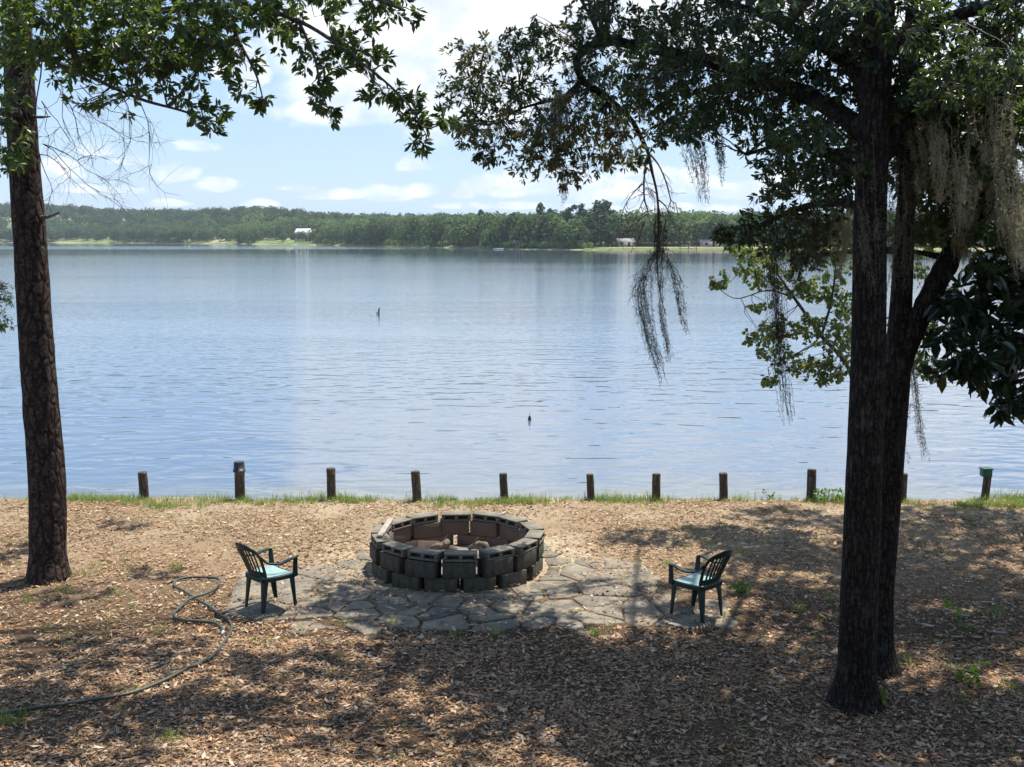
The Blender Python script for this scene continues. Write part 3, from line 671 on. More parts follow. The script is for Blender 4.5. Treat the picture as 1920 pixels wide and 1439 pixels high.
upper(ot, [(x, y, 110, 60) for y in (-110, -230) for x in range(1120, 1800, 125)]+[(x, -340, 120, 70) for x in range(1250, 1800, 150)], lambda x: 6.7+max(0, 1640-x)*.004, 950, OAK, attach)
tm.build('twigs', BARK_TWIG, ot); lmA.build('crown', OAK, ot); lmB.build('rusty_foliage', RUST, ot)['label'] = 'browning leaf clusters on the outer limb'

t2 = thing('oak_tree', 'slimmer forked trunk just behind the thick oak, draped with moss', 'tree', G(1657, 1262)); Y2 = 6.6
pp = [P(1652, 1275, Y2), P(1652, 1230, Y2), P(1655, 1100, Y2), P(1668, 900, Y2), P(1680, 720, Y2), P(1690, 560, Y2), P(1697, 420, Y2), P(1705, 280, Y2), P(1710, 100, Y2), P(1720, -150, Y2), P(1728, -500, Y2)]
trunk('trunk', pp, [.135, .12, .11, .122, .128, .1, .085, .078, .075, .06, .03], BARK_OAK, t2, 40, plate=.06, seed=15, flare=.09)
fk = [P(1682, 690, Y2), P(1720, 610, Y2-.05), P(1760, 520, Y2-.1), P(1800, 455, Y2-.1), P(1838, 400, Y2-.1), P(1870, 330, Y2-.1), P(1905, 230, Y2-.1), P(1950, 60, Y2-.2)]
limb('limb', fk, [.11, .105, .1, .09, .08, .07, .055, .03], BARK_OAK, t2, 16, .3, 4)
f2 = [P(1795, 465, Y2-.1), P(1765, 480, Y2+.1), P(1735, 476, Y2+.2), P(1705, 470, Y2+.3)]
limb('limb', f2, [.04, .035, .025, .012], BARK_OAK, t2, 10, .3, 5)
f3 = [P(1690, 470, Y2), P(1600, 472, 7.3), P(1540, 478, 7.6), P(1480, 490, 7.9)]
limb('limb', f3, [.035, .028, .02, .01], BARK_OAK, t2, 10, .3, 6)
near = [p for b in (fk, f2, f3, pp[6:]) for p in catmull(b, 6)]
lm, tm = MB(), MB()
for k, (px, py, rx, ry, rd_, dn) in enumerate(((1740,200,70,60,.8,1),(1800,180,70,50,.8,1),(1870,150,70,40,.7,1.1),(1760,290,60,50,.8,.9),(1830,260,70,60,.8,.9),(1890,240,50,60,.7,.9),(1720,350,40,40,.6,.7),(1790,360,60,50,.7,.8),(1850,340,50,50,.7,.8),(1740,420,50,40,.6,.6),(1800,420,50,40,.6,.7),(1890,420,40,60,.6,.7),(1860,480,50,40,.5,.7),(1720,620,30,40,.4,.5),(1690,610,26,30,.3,.6),(1760,230,80,60,.9,1.3),(1850,220,80,70,.9,1.3),(1820,310,70,60,.8,1.2),(1760,340,60,50,.8,1.1),(1890,330,50,60,.7,1.0),(1720,300,50,50,.6,1.1),(1840,400,50,40,.6,.8),(1780,420,60,40,.6,.8),(1720,430,40,40,.5,.8))):
    C, R = px_clump(px, py, Y2+.2*math.sin(k), rx, ry, rd_); ar = rx*ry/900.0
    clump(lm, tm, C, R, attach(C), 3+int(ar*.5), int(dn*(10+ar*11)), 7, .085, .32, 500+k, hole=.2, tw=.01)
tm.build('twigs', BARK_TWIG, t2); lm.build('crown', RUST if False else BAYL, t2)

# unseen crowns added on oak and pine, placed sunward to shade chosen ground patches
def shade_crown(parent, top, spots, seed, mleaf, bark):
    lm, tm = MB(), MB(); r = np.random.default_rng(seed)
    for k, (px, py, rx, ry, h, n) in enumerate(spots):
        g = G(px, py) if py > 500 else Vector((px, py, 0))
        h *= 1.2; ry *= 1.5; n = int(n*(1.9 if px > 1050 and py < 1260 else .85 if py > 1220 else 1.2))
        C = g+SUNV*(h/SUNV.z)
        A = Vector(top); mid = (A+C)/2+Vector((0, 0, .5))
        q = catmull([A, mid, C], 6); tm.tube(q, list(np.linspace(.05, .02, len(q))), 6, False)
        clump(lm, tm, C, (rx, ry, .55), C, 5, n, 7, .12, .42, seed+k, hole=.36, tw=.014)
    tm.build('shade_twigs', bark, parent); lm.build('shade_crown', mleaf, parent)
shade_crown(ot, P(1662, -420, YO), [(1500,1230,1.3,.8,8.0,170),(1750,1150,1.3,1.0,8.5,220),(1850,1020,1.3,1.0,8.2,200),(1620,1060,1.0,.8,7.6,150),(1700,1040,1.0,.6,7.9,120),(1880,1120,1.0,.7,8.1,140),(1480,1130,.8,.6,7.8,90),(1380,1080,.8,.6,7.4,60),(1200,1010,.7,.4,7.6,34),(1480,970,1.0,.45,7.6,60),(1250,1240,1.1,.6,8.6,110),(1800,1290,1.2,.7,8.6,110),(1000,1300,1.2,.6,8.8,120),(1350,1350,1.1,.45,9,80),(1900,1200,1.0,.8,8.4,100),(1150,1400,1.0,.4,9.2,70),(1250,1130,.6,.5,8.2,44),(1650,985,1.0,.5,7.8,110),(1790,965,1.0,.5,8,110),(1910,985,.9,.6,8,110),(1440,1035,.8,.4,7.8,80),(1560,1120,.9,.5,8,100),(1700,1105,1.0,.5,8.2,120),(1810,1085,1.0,.6,8.3,120),(1340,1000,.7,.35,7.7,60),(1870,1200,1.0,.6,8.6,120),(1650,1180,.9,.5,8.4,100),(1500,1050,.8,.4,8,80)], 700, OAK, BARK_TWIG)
shade_crown(lt, P(18, -620, YL), [(300,1230,1.0,.4,8.6,55),(180,1210,.9,.35,8.4,40),(520,1250,1.0,.5,8.8,90),(700,1270,1.0,.5,9,100),(120,1120,.6,.25,8.2,22),(420,1330,1.1,.45,9.2,100),(700,1370,1.1,.4,9.2,100),(200,1390,1.1,.4,9.2,100),(850,1230,.8,.35,9,60),(280,1080,.5,.25,8.2,20),(250,985,.6,.22,8,18),(900,1420,.8,.35,9.4,60),(60,1280,.8,.4,9,50),(780,1140,.5,.2,8.8,22),(20,1040,.6,.4,8,30),(620,1140,.5,.18,8.8,16)], 760, BAYL, BARK_TWIG)

# unseen house added behind the viewpoint to block skylight from there
SID = simple('brown_siding', (.09,.07,.055), .8, .15, 3, .004); SHG = simple('roof_shingle', (.07,.065,.06), .9, .3, 8, .01); GLS = simple('window_glass', (.03,.035,.04), .1, .1, 2, 0, .6)  # siding kept dark so the added house bounces little light
hs = thing('added_house', 'unseen brown two storey house with covered balcony, added to block skylight', 'house', (0, -5, 0))
def hpart(name, mt, *boxes):
    m = MB()
    for c_, s_ in boxes: m.box(c_, s_)
    o = m.build(name, mt, loc=(0, 0, 0)); o.parent = hs; return o
hpart('wall', SID, ((0, 0, 3.2), (18, 7, 6.8)))
hpart('roof', SHG, ((0, 2.5, 6.9), (19.5, 6.6, .2)), ((0, -2.4, 6.9), (19.5, 3.1, .2)), ((0, 0, 7.6), (19, 4.5, 1.2)))
hpart('balcony_floor', WOODP, ((0, 4.35, 2.7), (18, 1.68, .14)))
for x_ in (-8.6, -4.4, 4.4, 8.6): hpart('balcony_post', WOODP, ((x_, 5.1, 3.28), (.14, .14, 6.9)))
for x_ in (-5.5, 2.5, 6): hpart('window', GLS, ((x_, 3.52, 4.3), (1.4, .1, 1.3)))
hpart('door', GLS, ((-1.5, 3.52, 3.85), (1.8, .1, 2.1)))

# ---------------- sapling with pale leaves behind the oak
sp = thing('sapling_tree', 'young pale yellow-green tree leaning out over the water behind the oak trunk', 'tree', G(1635, 985)); YS = 10.4
sb = [G(1635, 985), P(1625, 850, YS), P(1595, 700, YS), P(1540, 630, YS), P(1490, 560, YS), P(1455, 510, YS), P(1430, 480, YS)]
sb2 = [P(1595, 700, YS), P(1560, 640, YS+.3), P(1500, 660, YS+.4), P(1440, 690, YS+.4)]; sb3 = [P(1490, 560, YS), P(1440, 545, YS+.2), P(1380, 560, YS+.2), P(1340, 535, YS+.2)]; sb4 = [P(1540, 630, YS), P(1560, 560, YS), P(1570, 480, YS), P(1590, 420, YS)]
sb5 = [P(1625, 850, YS), P(1680, 740, YS+.2), P(1730, 660, YS+.2), P(1760, 600, YS)]
for k, (b, rd_) in enumerate(((sb, [.05,.042,.034,.028,.022,.014,.008]), (sb2, [.02,.015,.01,.005]), (sb3, [.015,.01,.007,.004]), (sb4, [.02,.016,.012,.006]), (sb5, [.03,.02,.014,.008]))):
    limb('trunk' if k == 0 else 'limb', b, rd_, BARK_DEAD, sp, 9, .2, k)
near = [p for b in (sb[2:], sb2, sb3, sb4, sb5) for p in catmull(b, 6)]
lm, tm = MB(), MB()
for k, (px, py, rx, ry, rd_, dn) in enumerate(((1345,530,26,12,.3,.8),(1385,510,34,12,.4,.8),(1410,480,40,18,.5,.9),(1440,520,40,24,.6,.9),(1380,460,36,12,.4,.6),(1480,480,50,36,.7,1),(1540,460,50,40,.7,1),(1500,540,50,30,.6,.9),(1560,540,40,40,.6,1),(1430,580,30,18,.4,.5),(1440,620,44,22,.5,1),(1500,610,40,30,.5,.8),(1560,620,40,40,.6,1),(1420,640,26,14,.4,.7),(1460,660,40,20,.5,.9),(1530,680,40,30,.5,.9),(1575,690,26,26,.4,.8),(1440,715,22,12,.3,.8),(1475,690,30,14,.4,.6),(1535,705,20,16,.3,.7),(1590,460,30,60,.5,.9),(1590,600,20,60,.4,.8),(1720,680,30,30,.4,.8),(1750,690,30,24,.4,.9),(1730,610,30,40,.4,.8),(1770,560,30,40,.4,.7),(1720,500,30,30,.4,.6),(1740,440,36,40,.4,.7),(1660,700,8,30,.2,.5))):
    C, R = px_clump(px, py, YS+.15*math.sin(k), rx, ry, rd_); ar = rx*ry/900.0
    clump(lm, tm, C, R, attach(C), 2+int(ar*.5), int(dn*(12+ar*24)), 6, .054, .8, 600+k, hole=.2, tw=.006, spread=(.6, 1.5))
tm.build('twigs', BARK_TWIG, sp); lm.build('crown', SAPL, sp)

# ---------------- magnolia at the right edge
YM = 6.4
mg = thing('magnolia_tree', 'dark glossy big leaved magnolia reaching in from the right edge', 'tree', (P(2120, 900, YM).x, ymap(YM), 0))
mt = [Vector((P(2120, 900, YM).x, ymap(YM), -.05)), P(2115, 800, YM), P(2100, 600, YM), P(2095, 350, YM), P(2090, 100, YM)]
limb('trunk', mt, [.13, .12, .11, .09, .05], BARK_OAK, mg, 20, .1)
mls = [[P(2102, 620, YM), P(2000, 600, YM), P(1900, 610, YM), P(1800, 600, YM)], [P(2100, 560, YM), P(1980, 540, YM), P(1880, 520, YM), P(1790, 540, YM)], [P(2110, 740, YM), P(2000, 700, YM), P(1930, 710, YM), P(1860, 730, YM)], [P(2098, 500, YM), P(1990, 460, YM+.3), P(1900, 440, YM+.4)]]
for k, b in enumerate(mls): limb('limb', b, [.04, .03, .02, .009][:len(b)], BARK_OAK, mg, 8, .2, k)
near = [p for b in mls for p in catmull(b, 5)]
lm, tm = MB(), MB()
for k, (px, py, rx, ry, rd_, dn) in enumerate(((1790,560,34,50,.4,.9),(1840,580,50,60,.5,1.3),(1900,570,50,70,.5,1.4),(1960,600,60,90,.6,1),(1770,620,26,24,.3,.8),(1810,655,44,36,.4,1.1),(1870,660,50,50,.5,1.3),(1925,670,40,60,.5,1.2),(1880,735,40,26,.4,1.1),(1920,745,30,34,.4,1.1),(1775,690,20,14,.25,.6),(1830,700,30,22,.3,.8),(1895,770,22,14,.25,.7),(1850,520,50,30,.4,.7),(1910,490,40,40,.5,.8),(2040,560,80,90,.8,1),(2180,600,90,110,.9,1),(2100,420,110,100,1,1),(2020,330,80,90,.8,.9),(2200,350,110,110,1,1),(2090,200,120,110,1,1),(2090,40,110,110,1,.9),(2090,-90,80,90,.8,.9),(2080,720,90,60,.8,.9))):
    C, R = px_clump(px, py, YM+.1*math.sin(k), rx, ry, rd_); ar = rx*ry/900.0
    clump(lm, tm, C, R, attach(C), 2+int(ar*.4), int(dn*(5+ar*5.5)), 8, .155, .36, 800+k, hole=.1, tw=.012, spread=(.5, 1.35), ros=1)
tm.build('twigs', BARK_TWIG, mg); lm.build('crown', MAGN, mg)
# feathery shrub just outside the left edge
sh = thing('feathery_shrub', 'thin pale feathery branch tips poking in at the left edge over water', 'shrub', (P(-170, 800, 9.0).x, ymap(9.0), 0))
s0 = Vector((P(-170, 800, 9.0).x, ymap(9.0), -.03)); sq = [s0, P(-165, 700, 9), P(-120, 610, 9), P(-40, 575, 9), P(15, 560, 9)]
limb('trunk', sq, [.05, .04, .028, .014, .004], BARK_DEAD, sh, 8, .2)
near = catmull(sq, 6); lm, tm = MB(), MB()
for k, (px, py, rx, ry) in enumerate(((-10,535,26,10),(-8,560,30,14),(-12,590,36,14),(-5,612,28,8),(-90,570,70,60),(-150,520,80,90))):
    C, R = px_clump(px, py, 9, rx, ry, .4); clump(lm, tm, C, R, attach(C), 3, 26 if k < 4 else 60, 8, .05, .2, 900+k, tw=.006)
tm.build('twigs', BARK_TWIG, sh); lm.build('crown', OAK, sh)

# ---------------- hanging moss
r = np.random.default_rng(50)
MO = [  # pixel path, distance, half widths (m), hairs, material, label
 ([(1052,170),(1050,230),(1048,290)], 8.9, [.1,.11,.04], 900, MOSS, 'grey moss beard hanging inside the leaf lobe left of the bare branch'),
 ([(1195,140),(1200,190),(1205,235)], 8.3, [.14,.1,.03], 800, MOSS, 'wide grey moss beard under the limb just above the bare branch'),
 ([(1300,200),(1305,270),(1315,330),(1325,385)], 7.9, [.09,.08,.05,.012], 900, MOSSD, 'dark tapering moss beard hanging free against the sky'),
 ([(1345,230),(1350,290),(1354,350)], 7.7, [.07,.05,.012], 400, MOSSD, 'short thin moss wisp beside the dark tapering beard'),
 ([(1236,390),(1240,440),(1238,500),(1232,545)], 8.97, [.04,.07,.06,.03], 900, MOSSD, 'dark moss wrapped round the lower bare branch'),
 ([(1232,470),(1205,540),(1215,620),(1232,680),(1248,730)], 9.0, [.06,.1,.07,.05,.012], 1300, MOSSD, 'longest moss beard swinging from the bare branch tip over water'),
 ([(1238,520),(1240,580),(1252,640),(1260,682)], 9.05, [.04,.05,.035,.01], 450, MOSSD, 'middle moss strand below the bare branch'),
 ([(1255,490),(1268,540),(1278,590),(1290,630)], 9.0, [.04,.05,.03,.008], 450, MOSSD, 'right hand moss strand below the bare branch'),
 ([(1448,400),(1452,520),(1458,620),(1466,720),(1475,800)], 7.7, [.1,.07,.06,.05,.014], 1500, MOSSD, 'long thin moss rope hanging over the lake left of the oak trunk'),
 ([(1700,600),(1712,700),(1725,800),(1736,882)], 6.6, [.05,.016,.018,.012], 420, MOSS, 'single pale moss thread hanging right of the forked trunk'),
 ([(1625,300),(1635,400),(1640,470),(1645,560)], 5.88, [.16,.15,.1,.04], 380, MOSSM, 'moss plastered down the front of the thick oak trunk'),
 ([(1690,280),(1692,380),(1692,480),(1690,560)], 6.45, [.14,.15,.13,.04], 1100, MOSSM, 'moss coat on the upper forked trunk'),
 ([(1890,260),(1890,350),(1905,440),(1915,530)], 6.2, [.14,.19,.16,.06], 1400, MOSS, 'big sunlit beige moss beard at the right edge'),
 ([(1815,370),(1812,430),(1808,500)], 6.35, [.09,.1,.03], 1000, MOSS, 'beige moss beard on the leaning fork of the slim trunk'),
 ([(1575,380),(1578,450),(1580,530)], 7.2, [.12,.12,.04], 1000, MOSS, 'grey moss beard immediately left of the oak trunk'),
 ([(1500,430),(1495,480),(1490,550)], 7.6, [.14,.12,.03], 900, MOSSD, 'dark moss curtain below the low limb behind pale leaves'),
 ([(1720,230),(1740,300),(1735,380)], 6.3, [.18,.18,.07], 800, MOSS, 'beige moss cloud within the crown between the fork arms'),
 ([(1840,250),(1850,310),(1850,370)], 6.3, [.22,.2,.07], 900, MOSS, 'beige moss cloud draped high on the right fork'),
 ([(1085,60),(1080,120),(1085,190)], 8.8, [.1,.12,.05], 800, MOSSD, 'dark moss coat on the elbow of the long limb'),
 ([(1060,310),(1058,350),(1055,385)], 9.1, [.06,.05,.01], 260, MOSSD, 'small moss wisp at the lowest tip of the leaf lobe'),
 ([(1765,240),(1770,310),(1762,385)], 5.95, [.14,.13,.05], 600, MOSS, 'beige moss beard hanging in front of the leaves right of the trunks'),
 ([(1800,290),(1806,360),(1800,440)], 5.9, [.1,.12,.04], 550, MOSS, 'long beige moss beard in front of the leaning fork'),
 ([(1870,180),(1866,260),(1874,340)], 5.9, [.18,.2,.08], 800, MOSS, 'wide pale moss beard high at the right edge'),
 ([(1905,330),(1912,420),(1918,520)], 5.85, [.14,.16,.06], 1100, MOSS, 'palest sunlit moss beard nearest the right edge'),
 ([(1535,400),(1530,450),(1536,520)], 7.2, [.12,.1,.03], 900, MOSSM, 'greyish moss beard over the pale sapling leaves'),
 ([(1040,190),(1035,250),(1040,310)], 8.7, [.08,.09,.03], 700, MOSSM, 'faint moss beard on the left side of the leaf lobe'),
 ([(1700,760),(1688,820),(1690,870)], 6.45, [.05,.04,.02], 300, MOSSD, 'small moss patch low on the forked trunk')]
for pts, Yd, wd, n, m_, lab in MO:
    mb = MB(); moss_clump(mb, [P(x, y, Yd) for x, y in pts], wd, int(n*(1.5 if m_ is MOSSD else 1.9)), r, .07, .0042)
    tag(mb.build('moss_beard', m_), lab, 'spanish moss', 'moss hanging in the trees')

# ------------------------------------------------------------------ posts and timber edge
POSTM = bark_mat('post_wood', (.05,.038,.03), (.1,.075,.055), (.15,.12,.09), (22,22,5), .01)
CAPB = simple('black_plastic', (.025,.027,.03), .45, .2, 20, .001, .4); CAPG = simple('green_plastic', (.02,.09,.05), .45, .2, 20, .001, .4)
mb = MB()
n = 120; L_ = [(-30+60*i/n) for i in range(n+1)]
for z0, z1, y0, y1 in ((-.95, -.03, .06, .10),):
    for i in range(n):
        a, b = L_[i], L_[i+1]
        ya, yb = shore_y(a), shore_y(b)
        mb.poly([(a, ya+y0, z0), (b-.004, yb+y0, z0), (b-.004, yb+y1, z0), (a, ya+y1, z0)], [(a, ya+y0, z1), (b-.004, yb+y0, z1), (b-.004, yb+y1, z1), (a, ya+y1, z1)])
tag(mb.build('timber_seawall', WOODG), 'low timber board edging holding the bank along the waterline', 'seawall')
POSTS = [(270,885,940,17,'plain weathered post furthest left along the bank'),(450,866,938,19,'taller post wearing a black plastic cap'),(622,878,933,17,'crooked topped post with grass round its foot, right of the black capped one'),(783,884,937,17,'post directly behind the left half of the fire pit'),(946,888,934,15,'post behind the right half of the fire pit with bright grass'),
         (1108,889,935,14,'slim post between the fire pit and right chair'),(1231,889,936,16,'post to the left of the pair behind the right chair'),(1357,887,935,16,'post straight behind the right chair'),(1518,881,934,17,'tar dark post just left of the oak trunk'),(1690,888,932,16,'post mostly hidden behind the two oak trunks'),(1847,878,931,15,'post with a green box cap furthest right')]
for k, (px, y0, y1, wpx, lab) in enumerate(POSTS):
    g = G(px, 937); g.y = shore_y(g.x)-.06; g.z = 0
    top = PR(px, y0, g.y).z; rr = wpx/2/FPX*18.2
    root = thing('bank_post', lab+' ', 'post', g, 0, 'wooden posts along the bank'); root['label'] = lab
    lean = (random.uniform(-.02, .02), random.uniform(-.02, .02))
    m = MB(); zt = top-(.13 if k in (1, 10) else 0)
    zz = [-.3, 0, zt*.35, zt*.7, zt-.012, zt]; m.tube([(lean[0]*z*3, lean[1]*z*3, z) for z in zz], [rr, rr, rr*.99, rr*.98, rr*.98, rr*.9], 20, True, .07, k)
    o = m.build('post_shaft', POSTM, loc=(0, 0, 0)); o.parent = root
    if k == 1:
        m = MB(); m.tube([(0, 0, zt-.03), (0, 0, zt), (0, 0, zt), (0, 0, zt+.11), (0, 0, zt+.13)], [rr*1.25, rr*1.22, rr*1.1, rr*1.03, rr*.95], 24); o = m.build('post_cap', CAPB, loc=(0, 0, 0)); o.parent = root
    if k == 10:
        m = MB(); m.box((0, 0, zt+.055), (rr*2.3, rr*2.3, .12)); m.box((0, 0, zt+.127), (rr*2.7, rr*2.7, .02)); o = bevel(m.build('post_cap', CAPG, loc=(0, 0, 0)), .006); o.parent = root

def stake(name, label, px, py, Hh, lean, m_):
    g = G(px, py, WZ); root = thing(name, label, 'stake', g)
    m = MB(); m.tube([(0, 0, -.6), (0, 0, 0), (lean*.4, 0, Hh*.6), (lean, 0, Hh)], [.05, .05, .045, .03], 8, True, .3); o = m.build('stake_shaft', m_, loc=(0, 0, 0)); o.parent = root
    return root
s1 = stake('snag_stake', 'dark thin double stub sticking out of mid lake', 710, 590, .42, .05, DARK)
m = MB(); m.tube([(-.09, 0, -.3), (-.1, 0, .16)], [.04, .03], 7, True, .3); o = m.build('side_stub', DARK, loc=(0, 0, 0)); o.parent = s1
g = G(993, 788, WZ); fl = thing('float_marker', 'small dark spindle shaped float nearer the shore', 'float', g)
m = MB(); m.tube([(0, 0, -.08), (0, 0, -.02), (0, 0, .02), (0, 0, .09), (0, 0, .12)], [.012, .035, .045, .03, .008], 12); o = m.build('float_body', DARK, loc=(0, 0, 0)); o.parent = fl
m = MB(); m.tube([(0, 0, .11), (0, 0, .19)], [.007, .005], 6); o = m.build('float_stem', DARK, loc=(0, 0, 0)); o.parent = fl

# ------------------------------------------------------------------ fire pit
def m_block(cap=0):
    t = mat('sunlit_cap_concrete' if cap else 'old_concrete'); n = t.noise(t.obj, 7, 7, .65); n2 = t.noise(t.obj, 60, 4, .6)
    rn = t.new('ShaderNodeObjectInfo').outputs['Random']
    c = t.mix(t.sstep(n, .3, .7), (.05,.041,.03), (.12,.103,.076)); c = t.mix(t.m('MULTIPLY', rn, .45), c, (.08,.078,.058)); c = t.mix(t.m('MULTIPLY', t.sstep(n2, .52, .7), .4), c, (.22,.205,.17))
    st_ = t.noise(t.mapping(t.obj, scale=(16, 16, 1.6)), 1, 5, .6); c = t.mix(t.m('MULTIPLY', t.sstep(st_, .5, .68), .55), c, (.035,.033,.026))
    geo = t.new('ShaderNodeNewGeometry'); sep = t.new('ShaderNodeSeparateXYZ'); t.l.new(geo.outputs['Position'], sep.inputs[0])
    dx = t.m('SUBTRACT', sep.outputs[0], PC.x); dy = t.m('SUBTRACT', sep.outputs[1], PC.y); rr = t.m('SQRT', t.m('ADD', t.m('MULTIPLY', dx, dx), t.m('MULTIPLY', dy, dy)))
    if cap: c = t.mix(.75, c, t.mix(t.sstep(n, .3, .7), (.15,.135,.105), (.27,.24,.185)))  # caps lightened: sunlight on their tops put into the colour
    heat = t.m('MULTIPLY', t.sstep(rr, .99, .93), t.sstep(sep.outputs[2], .46, .34))
    c = t.mix(t.m('MULTIPLY', heat, .8), c, t.mix(n, (.11,.075,.06), (.24,.165,.13)))
    t.l.new(c, t.b.inputs['Base Color']); t.b.inputs['Roughness'].default_value = .93; t.b.inputs['Specular IOR Level'].default_value = .2
    bump(t, t.m('ADD', n, t.m('MULTIPLY', n2, .5)), .008); return t.mat
PC = Vector((-.7, 14.04, 0)); BLOCK = m_block(); CAPBLOCK = m_block(1)
fp = thing('fire_pit', 'round fire pit of stacked mossy grey concrete blocks on flagstones', 'fire pit', PC)
def block(name, ang, rin, z, L, Dp, Hh, tilt=0, yaw=0, slots=False):
    """block with its long side along the ring; x = tangent, y = outward"""
    m = MB()
    if not slots:
        # hollow block: two open cells seen from above
        t = .035; hx, hz = L/2, Hh
        for y in (t/2, Dp-t/2): m.box((0, y, hz/2), (L, t, hz))
        for x in (-hx+t/2, 0, hx-t/2): m.box((x, Dp/2, hz/2), (t-.002, Dp-2*t-.001, hz-.003))
    else:
        # flat cap block, the cells opening as slots on the outer and inner faces
        t = .024; hx = L/2
        for z_ in (t/2, Hh-t/2): m.box((0, Dp/2, z_), (L, Dp, t))
        for x, ww in ((-hx+.02, .04), (0, .045), (hx-.02, .04)): m.box((x, Dp/2, Hh/2), (ww-.001, Dp-.004, Hh-2*t-.001))
        m.box((0, Dp/2, Hh/2), (L-.06, .03, Hh-2*t-.002))
    o = m.build(name, CAPBLOCK if slots else BLOCK, loc=(0, 0, 0)); bevel(o, .006, 2)
    o.parent = fp; d = Vector((math.cos(ang), math.sin(ang), 0))
    o.location = d*rin+Vector((0, 0, z)); o.rotation_euler = (rad(tilt), rad(random.uniform(-1, 1)), ang-math.pi/2+rad(yaw))
    return o
random.seed(4)
NB = 14
for c in range(2):
    for k in range(NB):
        a = 2*math.pi*(k+.5*c+.18)/NB
        block('concrete_block', a+rad(random.uniform(-1.2, 1.2)), .9+random.uniform(-.012, .015), -.03+c*.198, .395, .195, .195, 0, random.uniform(-3, 3))
for k in range(NB):
    a = 2*math.pi*(k+.5+.18)/NB
    block('cap_block', a+rad(random.uniform(-1.5, 1.5)), .885+random.uniform(-.012, .02), .366+random.uniform(0, .004), .4, .2, .098, random.uniform(-1.5, 1.5), random.uniform(-4, 4), True)
ASH = simple('ash', (.2,.175,.15), .95, .35, 9, .02, .1); CHAR = simple('burnt_wood', (.2,.16,.12), .9, .55, 9, .012, .1); PALEW = simple('bleached_wood', (.33,.29,.235), .85, .15, 14, .003, .2); BRICK = simple('burnt_brick', (.14,.095,.075), .9, .2, 9, .006, .15)
m = MB(); nr, ns = 8, 40; V = [(PC.x, PC.y, .05)]
for i in range(1, nr+1):
    for k in range(ns):
        a = 2*math.pi*k/ns; q = .885*i/nr; V.append((PC.x+q*math.cos(a), PC.y+q*math.sin(a), .03+.05*noise.noise(Vector((q*math.cos(a)*5, q*math.sin(a)*5, 2)))))
F = [(0, 1+k, 1+(k+1) % ns, 1+(k+1) % ns) for k in range(ns)]
for i in range(nr-1):
    for k in range(ns): F.append((1+i*ns+k, 1+(i+1)*ns+k, 1+(i+1)*ns+(k+1) % ns, 1+i*ns+(k+1) % ns))
m.add(V, F); tag(m.build('ash_bed', ASH, smooth=True), 'grey ash and charcoal filling the bottom of the fire pit', 'ash', None, 'stuff')
def log(label, pts, rads, m_=None, cat='log', name='burnt_log'):
    m = MB(); q = catmull([Vector(p) for p in pts], 6); m.tube(q, lerp_list(rads, len(q)), 12, True, .45, len(label)); tag(m.build(name, m_ or CHAR, smooth=True), label, cat)
def fpw(px, py, z): return G(px, py, z)
log('knobbly pale driftwood stump left of centre in the fire pit', [fpw(806,1030,.1), fpw(822,1026,.24), fpw(835,1022,.27), fpw(838,1015,.34)], [.035,.05,.055,.04])
log('short thick charred log end beside the driftwood stump', [fpw(838,1031,.18), fpw(850,1030,.24), fpw(857,1034,.22)], [.045,.05,.035])
log('pale jagged log right of centre in the fire pit', [fpw(880,1028,.16), fpw(898,1022,.25), fpw(908,1024,.26), fpw(912,1034,.2)], [.03,.05,.055,.03])
log('thin upright burnt stick poking up from the logs', [fpw(886,1024,.2), fpw(892,1014,.34), fpw(896,1008,.44)], [.012,.01,.006], None, 'stick', 'burnt_stick')
log('thin crooked twig leaning over the driftwood in the pit', [fpw(828,1030,.2), fpw(832,1012,.33), fpw(840,1004,.4)], [.008,.007,.004], None, 'stick', 'burnt_stick')
m = MB(); m.box((0, 0, .12), (.3, .06, .24)); o = bevel(m.build('scorched_slab', BRICK, loc=(-1.1, 14.25, .03)), .008); o.rotation_euler = (rad(-24), rad(5), rad(14)); tag(o, 'brown scorched slab leaning at the left inside the fire pit', 'slab')
pa = G(713, 1004, .49); pb = G(731, 976, .49)
m = MB(); d = (pb-pa); Lb = d.length+.12; m.box((0, 0, 0), (Lb, .075, .026)); o = bevel(m.build('board_offcut', PALEW, loc=(pa+pb)/2), .003); o.rotation_euler = (0, 0, math.atan2(d.y, d.x)); tag(o, 'pale bleached board lying across the left rim of the fire pit', 'board')

# ------------------------------------------------------------------ flagstones
def m_stone():
    t = mat('flagstone'); n = t.noise(t.obj, 3.5, 7, .65, .3); n2 = t.noise(t.obj, 45, 4, .6); rn = t.new('ShaderNodeObjectInfo').outputs['Random']
    c = t.mix(t.sstep(n, .3, .7), (.085,.08,.068), (.165,.152,.126)); c = t.mix(t.m('MULTIPLY', rn, .55), c, (.25,.215,.165)); c = t.mix(t.m('MULTIPLY', t.sstep(n2, .55, .75), .4), c, (.4,.36,.29))
    wp = t.new('ShaderNodeNewGeometry').outputs['Position']; sd_ = t.noise(wp, 2.6, 6, .65, .5); c = t.mix(t.m('MULTIPLY', t.sstep(sd_, .42, .6), .8), c, t.mix(n2, (.21,.17,.12), (.34,.285,.205)))
    t.l.new(c, t.b.inputs['Base Color']); t.b.inputs['Roughness'].default_value = .92; t.b.inputs['Specular IOR Level'].default_value = .2
    bump(t, t.m('ADD', n, t.m('MULTIPLY', n2, .3)), .012); return t.mat
STONE = m_stone()
def clip(poly, p, nrm):
    out = []
    for i in range(len(poly)):
        a, b = poly[i], poly[(i+1) % len(poly)]; da = (a-p).dot(nrm); db = (b-p).dot(nrm)
        if da <= 0: out.append(a)
        if da*db < 0: out.append(a+(b-a)*(da/(da-db)))
    return out
